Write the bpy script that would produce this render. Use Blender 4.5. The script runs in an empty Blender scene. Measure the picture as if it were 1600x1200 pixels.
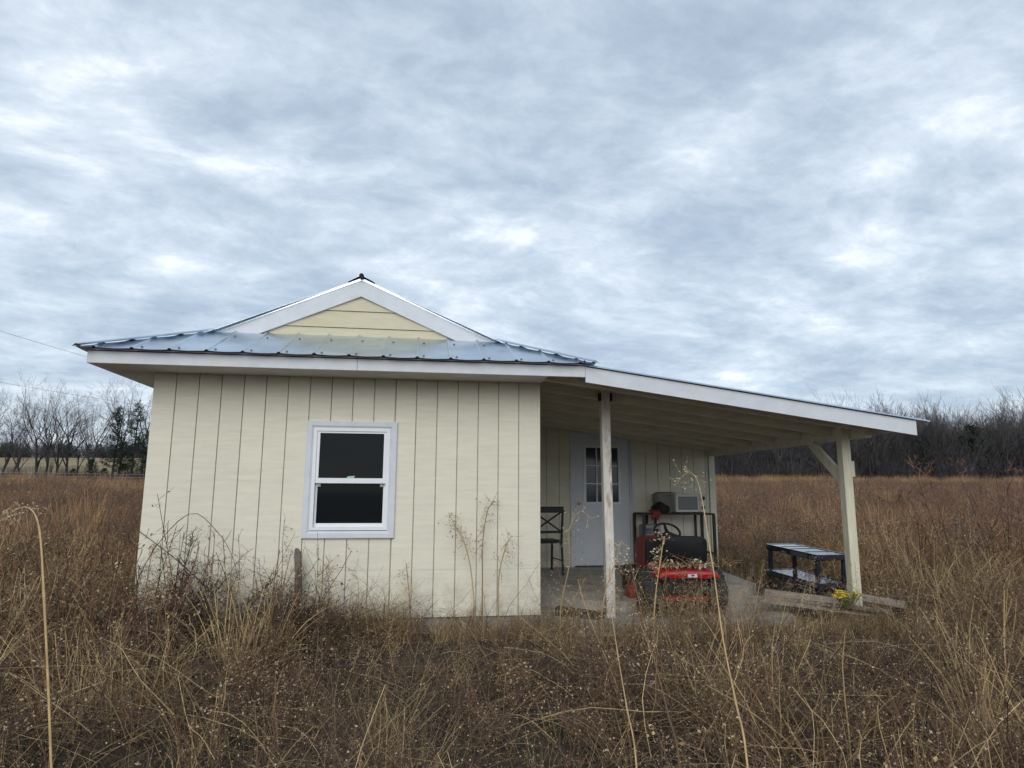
import bpy, math, random
import numpy as np
from mathutils import Vector, Matrix, Euler, noise as mnoise

random.seed(7); RNG = np.random.default_rng(11)
S = bpy.context.scene
C = S.collection
R = math.radians

# ------------------------------------------------------------------ camera
F_PX, PITCH, ROLL, YAW = 1019.2, 0.1631, -0.0051, 0.1384
CAM = Vector((-1.1683, -6.4247, 1.1551))
def cam_axes():
    c, s = math.cos(YAW), math.sin(YAW); cp, sp = math.cos(PITCH), math.sin(PITCH)
    r0 = Vector((c, -s, 0)); f0 = Vector((s, c, 0))
    f = cp*f0 + Vector((0, 0, sp)); u0 = -sp*f0 + Vector((0, 0, cp))
    cr, sr = math.cos(ROLL), math.sin(ROLL)
    return cr*r0 - sr*u0, sr*r0 + cr*u0, f
cr_, cu_, cf_ = cam_axes()
cd = bpy.data.cameras.new('camera'); cam = bpy.data.objects.new('camera', cd); C.objects.link(cam)
cd.sensor_fit = 'HORIZONTAL'; cd.sensor_width = 36; cd.lens = F_PX/1600*36
cd.clip_start = 0.05; cd.clip_end = 6000
m = Matrix((cr_, cu_, -cf_)).transposed().to_4x4(); m.translation = CAM
cam.matrix_world = m
S.camera = cam

# ------------------------------------------------------------------ world, sun, exposure
SUN_EL, SUN_AZ = R(30), R(194)        # azimuth measured clockwise from +Y (behind the camera, a little left)
w = bpy.data.worlds.new('World'); S.world = w; w.use_nodes = True
def build_sky():
    nt = w.node_tree; nt.nodes.clear(); N = nt.nodes.new; L = nt.links.new
    out = N('ShaderNodeOutputWorld'); bg = N('ShaderNodeBackground'); bg.inputs[1].default_value = 0.118
    sky = N('ShaderNodeTexSky'); sky.sky_type = 'NISHITA'; sky.sun_disc = False
    sky.sun_elevation = SUN_EL; sky.sun_rotation = SUN_AZ
    tc = N('ShaderNodeTexCoord'); sep = N('ShaderNodeSeparateXYZ'); L(tc.outputs['Generated'], sep.inputs[0])
    def math_(op, a, b=None, c=None):
        n = N('ShaderNodeMath'); n.operation = op
        for i, v in enumerate((a, b, c)):
            if v is None: continue
            if isinstance(v, (int, float)): n.inputs[i].default_value = v
            else: L(v, n.inputs[i])
        return n.outputs[0]
    zz = math_('ADD', math_('MAXIMUM', sep.outputs[2], 0.0), 0.20)
    cx = math_('DIVIDE', sep.outputs[0], zz); cy = math_('DIVIDE', sep.outputs[1], zz)
    comb = N('ShaderNodeCombineXYZ'); L(cx, comb.inputs[0]); L(cy, comb.inputs[1])
    rot = N('ShaderNodeMapping'); rot.inputs['Rotation'].default_value = (0, 0, R(-14)); rot.inputs['Scale'].default_value = (0.9, 1.15, 1)
    L(comb.outputs[0], rot.inputs['Vector'])
    wn = N('ShaderNodeTexNoise'); wn.inputs['Scale'].default_value = 1.7; wn.inputs['Detail'].default_value = 4; L(rot.outputs[0], wn.inputs['Vector'])
    ws = N('ShaderNodeVectorMath'); ws.operation = 'MULTIPLY_ADD'; ws.inputs[1].default_value = (.26, .26, .26); L(wn.outputs['Color'], ws.inputs[0]); L(rot.outputs[0], ws.inputs[2])
    def nz(scale, detail, rough, dist=0.0, off=0):
        mp = N('ShaderNodeMapping'); mp.inputs['Location'].default_value = (off, off*.7, off*.3)
        L(ws.outputs[0], mp.inputs['Vector'])
        n = N('ShaderNodeTexNoise'); n.inputs['Scale'].default_value = scale; n.inputs['Detail'].default_value = detail
        n.inputs['Roughness'].default_value = rough; n.inputs['Distortion'].default_value = dist
        L(mp.outputs[0], n.inputs['Vector']); return n.outputs['Fac']
    big = nz(0.8, 3, .5, .2, 3.1); mid = nz(3.2, 9, .57, .0, 7.7); fine = nz(8.0, 9, .66, .0, 1.3)
    v = math_('ADD', math_('MULTIPLY', big, .30), math_('ADD', math_('MULTIPLY', mid, .44), math_('MULTIPLY', fine, .27)))
    ramp = N('ShaderNodeValToRGB'); L(v, ramp.inputs[0])
    cr = ramp.color_ramp; cr.elements[0].position = .36; cr.elements[0].color = (2.05, 2.55, 3.2, 1)
    cr.elements[1].position = .65; cr.elements[1].color = (5.7, 6.05, 6.4, 1)
    e = cr.elements.new(.45); e.color = (2.6, 3.15, 3.85, 1)
    e = cr.elements.new(.52); e.color = (3.3, 3.85, 4.5, 1)
    e = cr.elements.new(.58); e.color = (4.1, 4.6, 5.15, 1)
    mix = N('ShaderNodeMix'); mix.data_type = 'RGBA'; mix.inputs[0].default_value = .93
    hz = N('ShaderNodeMapRange'); hz.inputs[1].default_value = .12; hz.inputs[2].default_value = .0; hz.inputs[4].default_value = .42; L(sep.outputs[2], hz.inputs[0])
    hm = N('ShaderNodeMix'); hm.data_type = 'RGBA'; L(hz.outputs[0], hm.inputs[0]); L(ramp.outputs[0], hm.inputs[6]); hm.inputs[7].default_value = (5.3, 5.5, 5.6, 1)
    L(sky.outputs[0], mix.inputs[6]); L(hm.outputs[2], mix.inputs[7])
    L(mix.outputs[2], bg.inputs[0]); L(bg.outputs[0], out.inputs[0])
build_sky()
sd = bpy.data.lights.new('sun', 'SUN'); sd.energy = 1.0; sd.angle = R(48); sd.color = (1, .965, .91)
sun = bpy.data.objects.new('sun', sd); C.objects.link(sun)
sdir = Vector((math.sin(SUN_AZ)*math.cos(SUN_EL), math.cos(SUN_AZ)*math.cos(SUN_EL), math.sin(SUN_EL)))
sun.rotation_euler = sdir.to_track_quat('Z', 'Y').to_euler(); sun.location = (0, -20, 30)
S.view_settings.view_transform = 'Standard'; S.view_settings.look = 'None'
S.view_settings.gamma = 1; S.view_settings.use_curve_mapping = False
S.view_settings.exposure = 0.68
S.render.engine = 'CYCLES'
S.cycles.debug_use_spatial_splits = True
S.cycles.max_bounces = 5; S.cycles.diffuse_bounces = 3; S.cycles.transparent_max_bounces = 6

# ------------------------------------------------------------------ materials
def mat(name, col, rough=.7, metal=0., nscale=None, namt=.25, stretch=(1, 1, 1), col2=None, bump=0., bscale=None, rnd=0., spec=.5,
        dirt=None, dscale=3., dlo=.5, dhi=.7, coords='Object'):
    """base colour with noise grain, optional second stain colour, bump, and per-object tint"""
    mt = bpy.data.materials.new(name); mt.use_nodes = True
    nt = mt.node_tree; N = nt.nodes.new; L = nt.links.new
    b = nt.nodes['Principled BSDF']
    b.inputs['Roughness'].default_value = rough; b.inputs['Metallic'].default_value = metal
    b.inputs['Specular IOR Level'].default_value = spec
    b.inputs['Base Color'].default_value = (*col, 1)
    tc = N('ShaderNodeTexCoord'); mp = N('ShaderNodeMapping'); mp.inputs['Scale'].default_value = stretch
    L(tc.outputs[coords], mp.inputs['Vector'])
    cur = None
    def noise(scale, detail=5, rough_=.6):
        n = N('ShaderNodeTexNoise'); n.inputs['Scale'].default_value = scale; n.inputs['Detail'].default_value = detail
        n.inputs['Roughness'].default_value = rough_; L(mp.outputs[0], n.inputs['Vector']); return n
    if nscale:
        n = noise(nscale)
        mx = N('ShaderNodeMix'); mx.data_type = 'RGBA'
        c2 = col2 if col2 else tuple(c*(1-namt) for c in col)
        c1 = col if col2 else tuple(min(1, c*(1+namt*.6)) for c in col)
        mx.inputs[6].default_value = (*c2, 1); mx.inputs[7].default_value = (*c1, 1)
        rp = N('ShaderNodeMapRange'); rp.inputs[1].default_value = .32; rp.inputs[2].default_value = .68
        L(n.outputs['Fac'], rp.inputs[0]); L(rp.outputs[0], mx.inputs[0]); cur = mx.outputs[2]
    if dirt:
        n = noise(dscale, 8, .68)
        rp = N('ShaderNodeMapRange'); rp.inputs[1].default_value = dlo; rp.inputs[2].default_value = dhi
        L(n.outputs['Fac'], rp.inputs[0])
        mx = N('ShaderNodeMix'); mx.data_type = 'RGBA'; L(rp.outputs[0], mx.inputs[0])
        if cur: L(cur, mx.inputs[6])
        else: mx.inputs[6].default_value = (*col, 1)
        mx.inputs[7].default_value = (*dirt, 1); cur = mx.outputs[2]
    if rnd:
        oi = N('ShaderNodeObjectInfo'); hs = N('ShaderNodeHueSaturation')
        rp = N('ShaderNodeMapRange'); rp.inputs[3].default_value = 1-rnd; rp.inputs[4].default_value = 1+rnd
        L(oi.outputs['Random'], rp.inputs[0]); L(rp.outputs[0], hs.inputs['Value'])
        if cur: L(cur, hs.inputs['Color'])
        else: hs.inputs['Color'].default_value = (*col, 1)
        cur = hs.outputs[0]
    if cur: L(cur, b.inputs['Base Color'])
    if bump:
        n = noise(bscale or (nscale or 20), 4)
        bp = N('ShaderNodeBump'); bp.inputs['Strength'].default_value = bump; bp.inputs['Distance'].default_value = .01
        L(n.outputs['Fac'], bp.inputs['Height']); L(bp.outputs[0], b.inputs['Normal'])
    return mt

M = {}
M['siding'] = mat('cream siding paint', (.73, .695, .565), .75, nscale=9, namt=.07, stretch=(.35, .35, 3), bump=.18, bscale=30, rnd=.025,
                  dirt=(.56, .53, .43), dscale=2.6, dlo=.58, dhi=.86)
M['groove'] = mat('groove shade tone', (.40, .375, .30), .9, nscale=6, namt=.3)  # shade of the siding grooves put into the backing colour
M['lap'] = mat('cream lap paint', (.60, .545, .38), .7, nscale=10, namt=.08, stretch=(.5, 3, 3), bump=.2, bscale=30, rnd=.03)
M['trim'] = mat('white trim paint', (.64, .665, .70), .6, nscale=7, namt=.07, bump=.15, bscale=40, dirt=(.5, .49, .46), dscale=4, dlo=.62, dhi=.85)
M['vinyl'] = mat('white vinyl', (.78, .80, .83), .4, nscale=12, namt=.04)
M['soffit'] = mat('soffit board', (.60, .59, .55), .75, nscale=5, namt=.12, bump=.1)
M['porch_wood'] = mat('cream porch lumber', (.68, .655, .54), .8, nscale=6, namt=.14, stretch=(.6, 3, 3), bump=.25, bscale=25, rnd=.06, dirt=(.25, .21, .15), dscale=3, dlo=.64, dhi=.8)
M['post_new'] = mat('cream painted post', (.64, .61, .47), .75, nscale=12, namt=.12, stretch=(2, 2, .3), bump=.3, bscale=20, dirt=(.35, .33, .25), dscale=3, dlo=.62, dhi=.8)
M['post_old'] = mat('worn white post', (.66, .62, .56), .8, nscale=14, namt=.2, stretch=(2.5, 2.5, .5), bump=.5, bscale=22, dirt=(.30, .21, .15), dscale=6, dlo=.52, dhi=.66)
M['galv'] = mat('galvanised steel sheet', (.61, .70, .78), .34, 1., nscale=2.2, namt=.16, bump=.2, bscale=3.5, rnd=.05, dirt=(.40, .41, .40), dscale=3, dlo=.56, dhi=.8)
M['galv_cap'] = mat('galvanised cap', (.50, .58, .66), .32, 1., nscale=3, namt=.15)
M['screw'] = mat('screw steel', (.16, .16, .17), .5, .6)
M['dark_hole'] = mat('dark rubber closure', (.015, .015, .015), .9)
M['concrete'] = mat('concrete', (.40, .38, .34), .9, nscale=4, namt=.22, bump=.4, bscale=30, dirt=(.15, .125, .10), dscale=1.6, dlo=.5, dhi=.72)
M['block'] = mat('foundation concrete', (.30, .285, .25), .9, nscale=8, namt=.25, bump=.5, bscale=25, dirt=(.13, .11, .09), dscale=3, dlo=.5, dhi=.7)
M['glass'] = mat('dark window glass', (.008, .010, .012), .06, spec=.18)
M['door_glass'] = mat('door glass', (.035, .045, .06), .08, spec=.5, nscale=3, namt=.3)
M['door'] = mat('white steel door', (.66, .70, .76), .5, nscale=5, namt=.05, bump=.03)
M['brass'] = mat('brass knob', (.45, .36, .2), .35, .9)
M['green_tag'] = mat('green latch', (.35, .5, .4), .5)
M['latch'] = mat('grey plastic latch', (.35, .36, .38), .5)
M['black_metal'] = mat('black metal', (.018, .017, .017), .5, nscale=20, namt=.3)
M['rust_metal'] = mat('rusty brown metal', (.045, .026, .018), .7, nscale=15, namt=.4)
M['black_plastic'] = mat('black plastic', (.011, .012, .014), .5, spec=.3, nscale=15, namt=.25)
M['cart_plastic'] = mat('black cart plastic', (.035, .038, .045), .04, nscale=9, namt=.3, spec=1.0)
M['cart_leg'] = mat('navy cart leg plastic', (.014, .020, .04), .4, nscale=9, namt=.3)
M['seat_vinyl'] = mat('black seat vinyl', (.007, .008, .010), .6, spec=.25, nscale=10, namt=.3, bump=.08, bscale=30)
M['red'] = mat('red mower paint', (.34, .012, .014), .36, nscale=5, namt=.25, dirt=(.26, .035, .026), dscale=7, dlo=.55, dhi=.75)
M['red_dull'] = mat('faded red paint', (.24, .02, .02), .5, nscale=6, namt=.3)
M['rubber'] = mat('tyre rubber', (.026, .026, .027), .8, nscale=20, namt=.4, bump=.3, bscale=40, dirt=(.08, .065, .05), dscale=6, dlo=.5, dhi=.75)
M['label'] = mat('white sticker', (.62, .60, .62), .5)
M['decal_dark'] = mat('sticker print', (.06, .06, .08), .5)
M['microwave'] = mat('off white enamel', (.55, .55, .50), .45, nscale=5, namt=.08)
M['mw_glass'] = mat('grey oven window', (.17, .165, .175), .25, nscale=30, namt=.1)
M['bin'] = mat('dull grey plastic', (.21, .21, .19), .6, nscale=5, namt=.2)
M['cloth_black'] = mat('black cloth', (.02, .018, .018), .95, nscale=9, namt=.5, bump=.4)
M['cloth_red'] = mat('red cloth', (.20, .035, .025), .9, nscale=14, namt=.4, bump=.4)
M['appliance'] = mat('grey appliance', (.26, .26, .26), .6, nscale=6, namt=.15)
M['old_wood'] = mat('weathered grey wood', (.20, .17, .145), .95, nscale=10, namt=.5, stretch=(3, 3, .4), bump=.8, bscale=16)
M['dark_wood'] = mat('dark rotten wood', (.045, .035, .03), .95, nscale=12, namt=.5, bump=.8, bscale=20)
M['ply'] = mat('weathered plywood', (.30, .245, .185), .85, nscale=7, namt=.3, stretch=(.5, 3, 3), bump=.3, dirt=(.12, .10, .08), dscale=3, dlo=.55, dhi=.75)
M['yellow'] = mat('yellow petals', (.78, .62, .02), .6, nscale=20, namt=.25)
M['leafgreen'] = mat('dull green leaf', (.07, .10, .03), .7)
M['wire'] = mat('wire', (.10, .105, .12), .6)
M['fence_wire'] = mat('fence wire', (.30, .30, .30), .6)
M['fence_wood'] = mat('grey fence wood', (.16, .14, .12), .9)
M['bark'] = mat('grey brown bark', (.045, .038, .035), .95, nscale=4, namt=.35, rnd=.25)
M['twig'] = mat('bare twig', (.075, .065, .064), .95, rnd=.25)
M['needle'] = mat('pine needles', (.022, .040, .020), .8, nscale=1.2, namt=.5, rnd=.2)
M['brush'] = mat('winter brush', (.078, .071, .073), .95, nscale=.6, namt=.4, rnd=.3)
# dry plants
M['stem_dark'] = mat('dark brown twig', (.072, .042, .026), .9, nscale=1.5, namt=.35, rnd=.35)
M['stem_mid'] = mat('brown stem', (.235, .138, .066), .85, nscale=1.5, namt=.35, rnd=.35)
M['stem_red'] = mat('reddish brown twig', (.19, .105, .070), .9, nscale=.5, namt=.3, rnd=.3)
M['straw'] = mat('straw blade', (.50, .365, .175), .75, nscale=2, namt=.35, rnd=.3)
M['orange_straw'] = mat('orange broomsedge', (.46, .235, .095), .8, nscale=2, namt=.3, rnd=.25)
M['seed'] = mat('pale seed head', (.46, .37, .25), .9, rnd=.25)
M['green_grass'] = mat('dull green grass', (.055, .068, .026), .8, nscale=2, namt=.4, rnd=.3)
M['cane'] = mat('dark cane', (.06, .042, .036), .8, nscale=5, namt=.3)
M['stalk'] = mat('pale dry reed', (.50, .335, .145), .6, nscale=3, namt=.3, stretch=(8, 8, 14))
M['leaf_dead'] = mat('dead leaf', (.20, .12, .07), .85, nscale=9, namt=.5)

def ground_mat():
    mt = bpy.data.materials.new('field soil'); mt.use_nodes = True
    nt = mt.node_tree; N = nt.nodes.new; L = nt.links.new; b = nt.nodes['Principled BSDF']; b.inputs['Roughness'].default_value = 1
    tc = N('ShaderNodeTexCoord')
    def nz(s, d=6):
        n = N('ShaderNodeTexNoise'); n.inputs['Scale'].default_value = s; n.inputs['Detail'].default_value = d; L(tc.outputs['Object'], n.inputs['Vector']); return n.outputs['Fac']
    r1 = N('ShaderNodeValToRGB'); L(nz(3.5), r1.inputs[0])
    r1.color_ramp.elements[0].position = .35; r1.color_ramp.elements[0].color = (.020, .015, .010, 1)
    r1.color_ramp.elements[1].position = .66; r1.color_ramp.elements[1].color = (.065, .046, .030, 1)
    # far hay field beyond the tree line on the left: a different crop, pale tan
    sp = N('ShaderNodeSeparateXYZ'); L(tc.outputs['Object'], sp.inputs[0])
    mr = N('ShaderNodeMapRange'); mr.inputs[1].default_value = 84; mr.inputs[2].default_value = 92; L(sp.outputs[1], mr.inputs[0])
    r2 = N('ShaderNodeValToRGB'); L(nz(.06, 5), r2.inputs[0])
    r2.color_ramp.elements[0].position = .35; r2.color_ramp.elements[0].color = (.185, .125, .06, 1)
    r2.color_ramp.elements[1].position = .65; r2.color_ramp.elements[1].color = (.30, .235, .115, 1)
    mx = N('ShaderNodeMix'); mx.data_type = 'RGBA'; L(mr.outputs[0], mx.inputs[0]); L(r1.outputs[0], mx.inputs[6]); L(r2.outputs[0], mx.inputs[7])
    L(mx.outputs[2], b.inputs['Base Color'])
    bp = N('ShaderNodeBump'); bp.inputs['Strength'].default_value = .6; bp.inputs['Distance'].default_value = .05
    L(nz(14), bp.inputs['Height']); L(bp.outputs[0], b.inputs['Normal'])
    return mt
M['soil'] = ground_mat()
def splash(mt):
    # rain-splashed soil on the lowest boards, broken up by noise
    nt = mt.node_tree; N = nt.nodes.new; L = nt.links.new; b = nt.nodes['Principled BSDF']
    src = b.inputs['Base Color'].links[0].from_socket
    tc = N('ShaderNodeTexCoord'); sp = N('ShaderNodeSeparateXYZ'); L(tc.outputs['Object'], sp.inputs[0])
    n = N('ShaderNodeTexNoise'); n.inputs['Scale'].default_value = 7; n.inputs['Detail'].default_value = 8; n.inputs['Roughness'].default_value = .7; L(tc.outputs['Object'], n.inputs['Vector'])
    a = N('ShaderNodeMapRange'); a.inputs[1].default_value = .42; a.inputs[2].default_value = 0; L(sp.outputs[2], a.inputs[0])
    m1 = N('ShaderNodeMath'); m1.operation = 'MULTIPLY'; L(a.outputs[0], m1.inputs[0])
    c = N('ShaderNodeMapRange'); c.inputs[1].default_value = .42; c.inputs[2].default_value = .72; c.inputs[4].default_value = .75; L(n.outputs['Fac'], c.inputs[0]); L(c.outputs[0], m1.inputs[1])
    mx = N('ShaderNodeMix'); mx.data_type = 'RGBA'; L(m1.outputs[0], mx.inputs[0]); L(src, mx.inputs[6]); mx.inputs[7].default_value = (.26, .21, .15, 1)
    L(mx.outputs[2], b.inputs['Base Color'])
splash(M['siding'])

# ------------------------------------------------------------------ mesh helpers
class MB:
    def __init__(s): s.v = []; s.f = []; s.m = []
    def add(s, vs, fs, mi=0):
        o = len(s.v); s.v += [tuple(x) for x in vs]; s.f += [tuple(i+o for i in f) for f in fs]; s.m += [mi]*len(fs)
    def box(s, a, b, mi=0):
        x0, y0, z0 = a; x1, y1, z1 = b
        s.hexa([(x0, y0, z0), (x1, y0, z0), (x1, y1, z0), (x0, y1, z0), (x0, y0, z1), (x1, y0, z1), (x1, y1, z1), (x0, y1, z1)], mi)
    def hexa(s, p, mi=0):
        s.add(p, [(3, 2, 1, 0), (4, 5, 6, 7), (0, 1, 5, 4), (1, 2, 6, 5), (2, 3, 7, 6), (3, 0, 4, 7)], mi)
    def bbox(s, a, b, bev=.01, mi=0):
        """box with chamfered edges all round"""
        x0, y0, z0 = a; x1, y1, z1 = b
        rings = []
        for z, i in ((z0, bev), (z0+bev, 0), (z1-bev, 0), (z1, bev)):
            r = []
            xa, xb, ya, yb = x0+i, x1-i, y0+i, y1-i; c = bev
            r = [(xa+c, ya, z), (xb-c, ya, z), (xb, ya+c, z), (xb, yb-c, z), (xb-c, yb, z), (xa+c, yb, z), (xa, yb-c, z), (xa, ya+c, z)]
            rings.append(r)
        s.loft(rings, mi)
    def loft(s, rings, mi=0, cap=True, closed=True):
        n = len(rings[0]); vs = [p for r in rings for p in r]; fs = []
        for k in range(len(rings)-1):
            for i in range(n if closed else n-1):
                j = (i+1) % n
                fs.append((k*n+i, k*n+j, (k+1)*n+j, (k+1)*n+i))
        if cap and closed:
            fs.append(tuple(range(n-1, -1, -1))); fs.append(tuple((len(rings)-1)*n+i for i in range(n)))
        s.add(vs, fs, mi)
    def tube(s, pts, rad, n=6, mi=0, cap=True):
        pts = [Vector(p) for p in pts]
        if not hasattr(rad, '__len__'): rad = [rad]*len(pts)
        rings = []; ref = None
        for i, p in enumerate(pts):
            d = (pts[min(i+1, len(pts)-1)] - pts[max(i-1, 0)])
            if d.length < 1e-9: d = Vector((0, 0, 1))
            d.normalize()
            if ref is None: ref = Vector((1, 0, 0)) if abs(d.x) < .8 else Vector((0, 1, 0))
            a = d.cross(ref).normalized(); b = d.cross(a); ref = a.cross(d)
            rings.append([p + (a*math.cos(2*math.pi*k/n) + b*math.sin(2*math.pi*k/n))*rad[i] for k in range(n)])
        s.loft(rings, mi, cap)
    def lathe(s, prof, axis='z', n=24, mi=0, c=(0, 0, 0)):
        """profile list of (radius, height); closed when first==last not needed"""
        rings = []
        for r, h in prof:
            ring = []
            for k in range(n):
                t = 2*math.pi*k/n; x, y = r*math.cos(t), r*math.sin(t)
                p = {'z': (x, y, h), 'x': (h, x, y), 'y': (x, h, y)}[axis]
                ring.append((p[0]+c[0], p[1]+c[1], p[2]+c[2]))
            rings.append(ring)
        s.loft(rings, mi, True)
    def prism(s, poly, ext, mi=0):
        """planar polygon extruded along vector"""
        n = len(poly); e = Vector(ext); p = [Vector(q) for q in poly]
        s.loft([p, [q+e for q in p]], mi)
    def build(s, name, mats, parent=None, smooth=False, loc=None):
        me = bpy.data.meshes.new(name); me.from_pydata(s.v, [], s.f)
        if not isinstance(mats, (list, tuple)): mats = [mats]
        for m_ in mats: me.materials.append(m_)
        if len(mats) > 1: me.polygons.foreach_set('material_index', s.m)
        if smooth is True: me.polygons.foreach_set('use_smooth', [True]*len(me.polygons))
        me.validate(); me.update()
        fix_normals(me)
        o = bpy.data.objects.new(name, me); C.objects.link(o)
        if parent is not None: o.parent = parent
        if loc: o.location = loc
        if smooth == 'auto':
            me.polygons.foreach_set('use_smooth', [True]*len(me.polygons))
            me.set_sharp_from_angle(angle=R(35))
        return o
import bmesh
def fix_normals(me):
    if len(me.polygons) > 4000: return
    bm = bmesh.new(); bm.from_mesh(me); bmesh.ops.recalc_face_normals(bm, faces=bm.faces); bm.to_mesh(me); bm.free()
def tag(o, label=None, cat=None, group=None, kind=None):
    if label: o['label'] = label
    if cat: o['category'] = cat
    if group: o['group'] = group
    if kind: o['kind'] = kind
    return o
def empty(name, loc=(0, 0, 0), rot=(0, 0, 0)):
    o = bpy.data.objects.new(name, None); C.objects.link(o); o.location = loc; o.rotation_euler = rot; o.empty_display_size = .2
    return o
def copy_tree(o, parent=None):
    c = o.copy(); C.objects.link(c)
    if parent is not None: c.parent = parent
    for ch in o.children: copy_tree(ch, c)
    return c

# ------------------------------------------------------------------ terrain
CY, SY = math.cos(YAW), math.sin(YAW)
def fwd_lat(x, y):
    dx, dy = x-CAM.x, y-CAM.y
    return SY*dx + CY*dy, CY*dx - SY*dy
def sstep(a, b, x):
    t = np.clip((x-a)/(b-a), 0, 1); return t*t*(3-2*t)
def terrain(x, y):
    x = np.asarray(x, float); y = np.asarray(y, float)
    d, l = fwd_lat(x, y)
    z = -.30 + .15*np.exp(-(np.maximum(0,np.maximum(np.abs(x)-3.9,np.abs(y-3.6)-4.0))/.8)**2)
    z = z + .035*np.maximum(0, d-13)*sstep(10, 20, d) - .035*np.maximum(0, d-135)*.6
    far = sstep(-6, -26, l - .12*np.maximum(d-78, 0))      # the hayfield rising beyond the trees on the left
    z = z + far*.046*np.clip(d-84, 0, 170)
    z = z + .10*np.sin(x*.21+1.3)*np.sin(y*.17+.4)*sstep(8, 25, d) + .03*np.sin(x*1.1)*np.sin(y*.9+.7)
    z = z - .03*sstep(3, 0, np.hypot(x-CAM.x, y-CAM.y))
    return z
def make_ground():
    a = np.concatenate([-np.geomspace(1600, 30, 26), np.linspace(-28, 28, 90), np.geomspace(30, 1600, 26)])
    X, Y = np.meshgrid(a, a); Z = terrain(X, Y)
    n = len(a); v = np.stack([X.ravel(), Y.ravel(), Z.ravel()], 1)
    i = np.arange(n*n).reshape(n, n)
    f = np.stack([i[:-1, :-1].ravel(), i[:-1, 1:].ravel(), i[1:, 1:].ravel(), i[1:, :-1].ravel()], 1)
    me = bpy.data.meshes.new('ground'); me.from_pydata(v.tolist(), [], f.tolist()); me.materials.append(M['soil'])
    me.polygons.foreach_set('use_smooth', [True]*len(me.polygons))
    o = bpy.data.objects.new('ground', me); C.objects.link(o); o['kind'] = 'structure'
make_ground()

# ------------------------------------------------------------------ house
WX, YB, RX = -3.658, 3.79, 3.60      # left wall, porch back wall, right end
HB = 7.30                              # rear of the house
ZF = 2.232                             # fascia underside
OV = .385; YE = -.45
house = tag(empty('cabin', (0, 0, 0)), 'small cream wooden cabin with silver metal roof and open lean-to porch', 'house')

def siding_wall(name, o, u, n, width, ztop, holes=(), z0=0.0, bw=.2032, seam=.42, k0=0.0):
    """backing sheet + single grooved boards; ztop(t) height at t; holes (t0,t1,z0,z1)"""
    o = Vector(o); u = Vector(u); n = Vector(n)
    P = lambda t, d, z: o + u*t + n*d + Vector((0, 0, z))
    mb = MB()
    cuts = sorted({0., width, *[h[0] for h in holes], *[h[1] for h in holes]})
    def slab(t0, t1, za, zb0, zb1, d0, d1, b):
        b.hexa([P(t0, d0, za), P(t1, d0, za), P(t1, d1, za), P(t0, d1, za), P(t0, d0, zb0), P(t1, d0, zb1), P(t1, d1, zb1), P(t0, d1, zb0)])
    for t0, t1 in zip(cuts[:-1], cuts[1:]):
        h = [q for q in holes if q[0] <= t0+1e-6 and q[1] >= t1-1e-6]
        if h:
            q = h[0]
            if q[2] > z0+.01: slab(t0, t1, z0, q[2], q[2], -.10, -.012, mb)
            if q[3] < min(ztop(t0), ztop(t1))-.01: slab(t0, t1, q[3], ztop(t0), ztop(t1), -.10, -.012, mb)
        else: slab(t0, t1, z0, ztop(t0), ztop(t1), -.10, -.012, mb)
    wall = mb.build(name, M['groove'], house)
    t = k0
    while t < width-1e-4:
        a, b = max(0, t+.0045), min(width, t+bw-.0045)
        if b-a > .02:
            xs = sorted({a, b, *[min(max(h[i], a), b) for h in holes for i in (0, 1)]})
            for xa, xb in zip(xs[:-1], xs[1:]):
                if xb-xa < .008: continue
                segs = [(z0-.012, None)]
                for h in holes:
                    if h[0] <= xa+1e-6 and h[1] >= xb-1e-6:
                        segs = ([(z0-.012, h[2])] if h[2] > z0+.02 else []) + [(h[3], None)]
                fin = []
                for za, zb in segs:
                    if seam and za < seam-.05 and (zb is None or zb > seam+.05): fin += [(za, seam-.0006), (seam+.0006, zb)]
                    else: fin.append((za, zb))
                for za, zb in fin:
                    b_ = MB()
                    e = random.uniform(-.0012, .0012)
                    slab(xa, xb, za, zb if zb is not None else ztop(xa), zb if zb is not None else ztop(xb), -.0125, e, b_)
                    b_.build('siding_board', M['siding'], wall)
        t += bw
    return wall

W_X0, W_X1, W_Z0, W_Z1 = -2.242, -1.395, .712, 1.812
wall_f = siding_wall('front_wall', (WX, 0, 0), (1, 0, 0), (0, -1, 0), -WX, lambda t: 2.30,
                     holes=((W_X0-WX+.02, W_X1-WX-.02, W_Z0+.02, W_Z1-.02),))
c_ = MB(); c_.box((-.012, -.006, -.012), (.012, .02, 2.30)); c_.build('corner_board', M['siding'], wall_f)
SHED = lambda x: 2.345 - .1304*(x-.37)       # top of the lean-to roof
D_X0, D_X1, D_Z1 = 1.273, 2.167, 2.02
ptop = lambda t: SHED(t) - .045
wall_b = siding_wall('porch_back_wall', (0, YB, 0), (1, 0, 0), (0, -1, 0), RX, ptop, holes=((D_X0-.03, D_X1+.03, 0, D_Z1+.03),), seam=0)
c_ = MB(); c_.box((RX-.09, YB-.022, -.012), (RX+.008, YB-.002, ptop(RX)-.01)); c_.build('corner_board', M['siding'], wall_b)
siding_wall('side_wall', (0, .10, 0), (0, 1, 0), (1, 0, 0), YB-.11, lambda t: 2.30, seam=0)
siding_wall('side_wall', (WX, .10, 0), (0, 1, 0), (-1, 0, 0), HB-.1, lambda t: 2.30, seam=.42)
siding_wall('side_wall', (RX, YB+.0, 0), (0, 1, 0), (1, 0, 0), HB-YB, lambda t: ptop(RX), seam=0)
siding_wall('rear_wall', (WX, HB, 0), (1, 0, 0), (0, 1, 0), RX-WX, lambda t: min(2.30, ptop(max(t+WX, 0.4))), seam=0)

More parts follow.
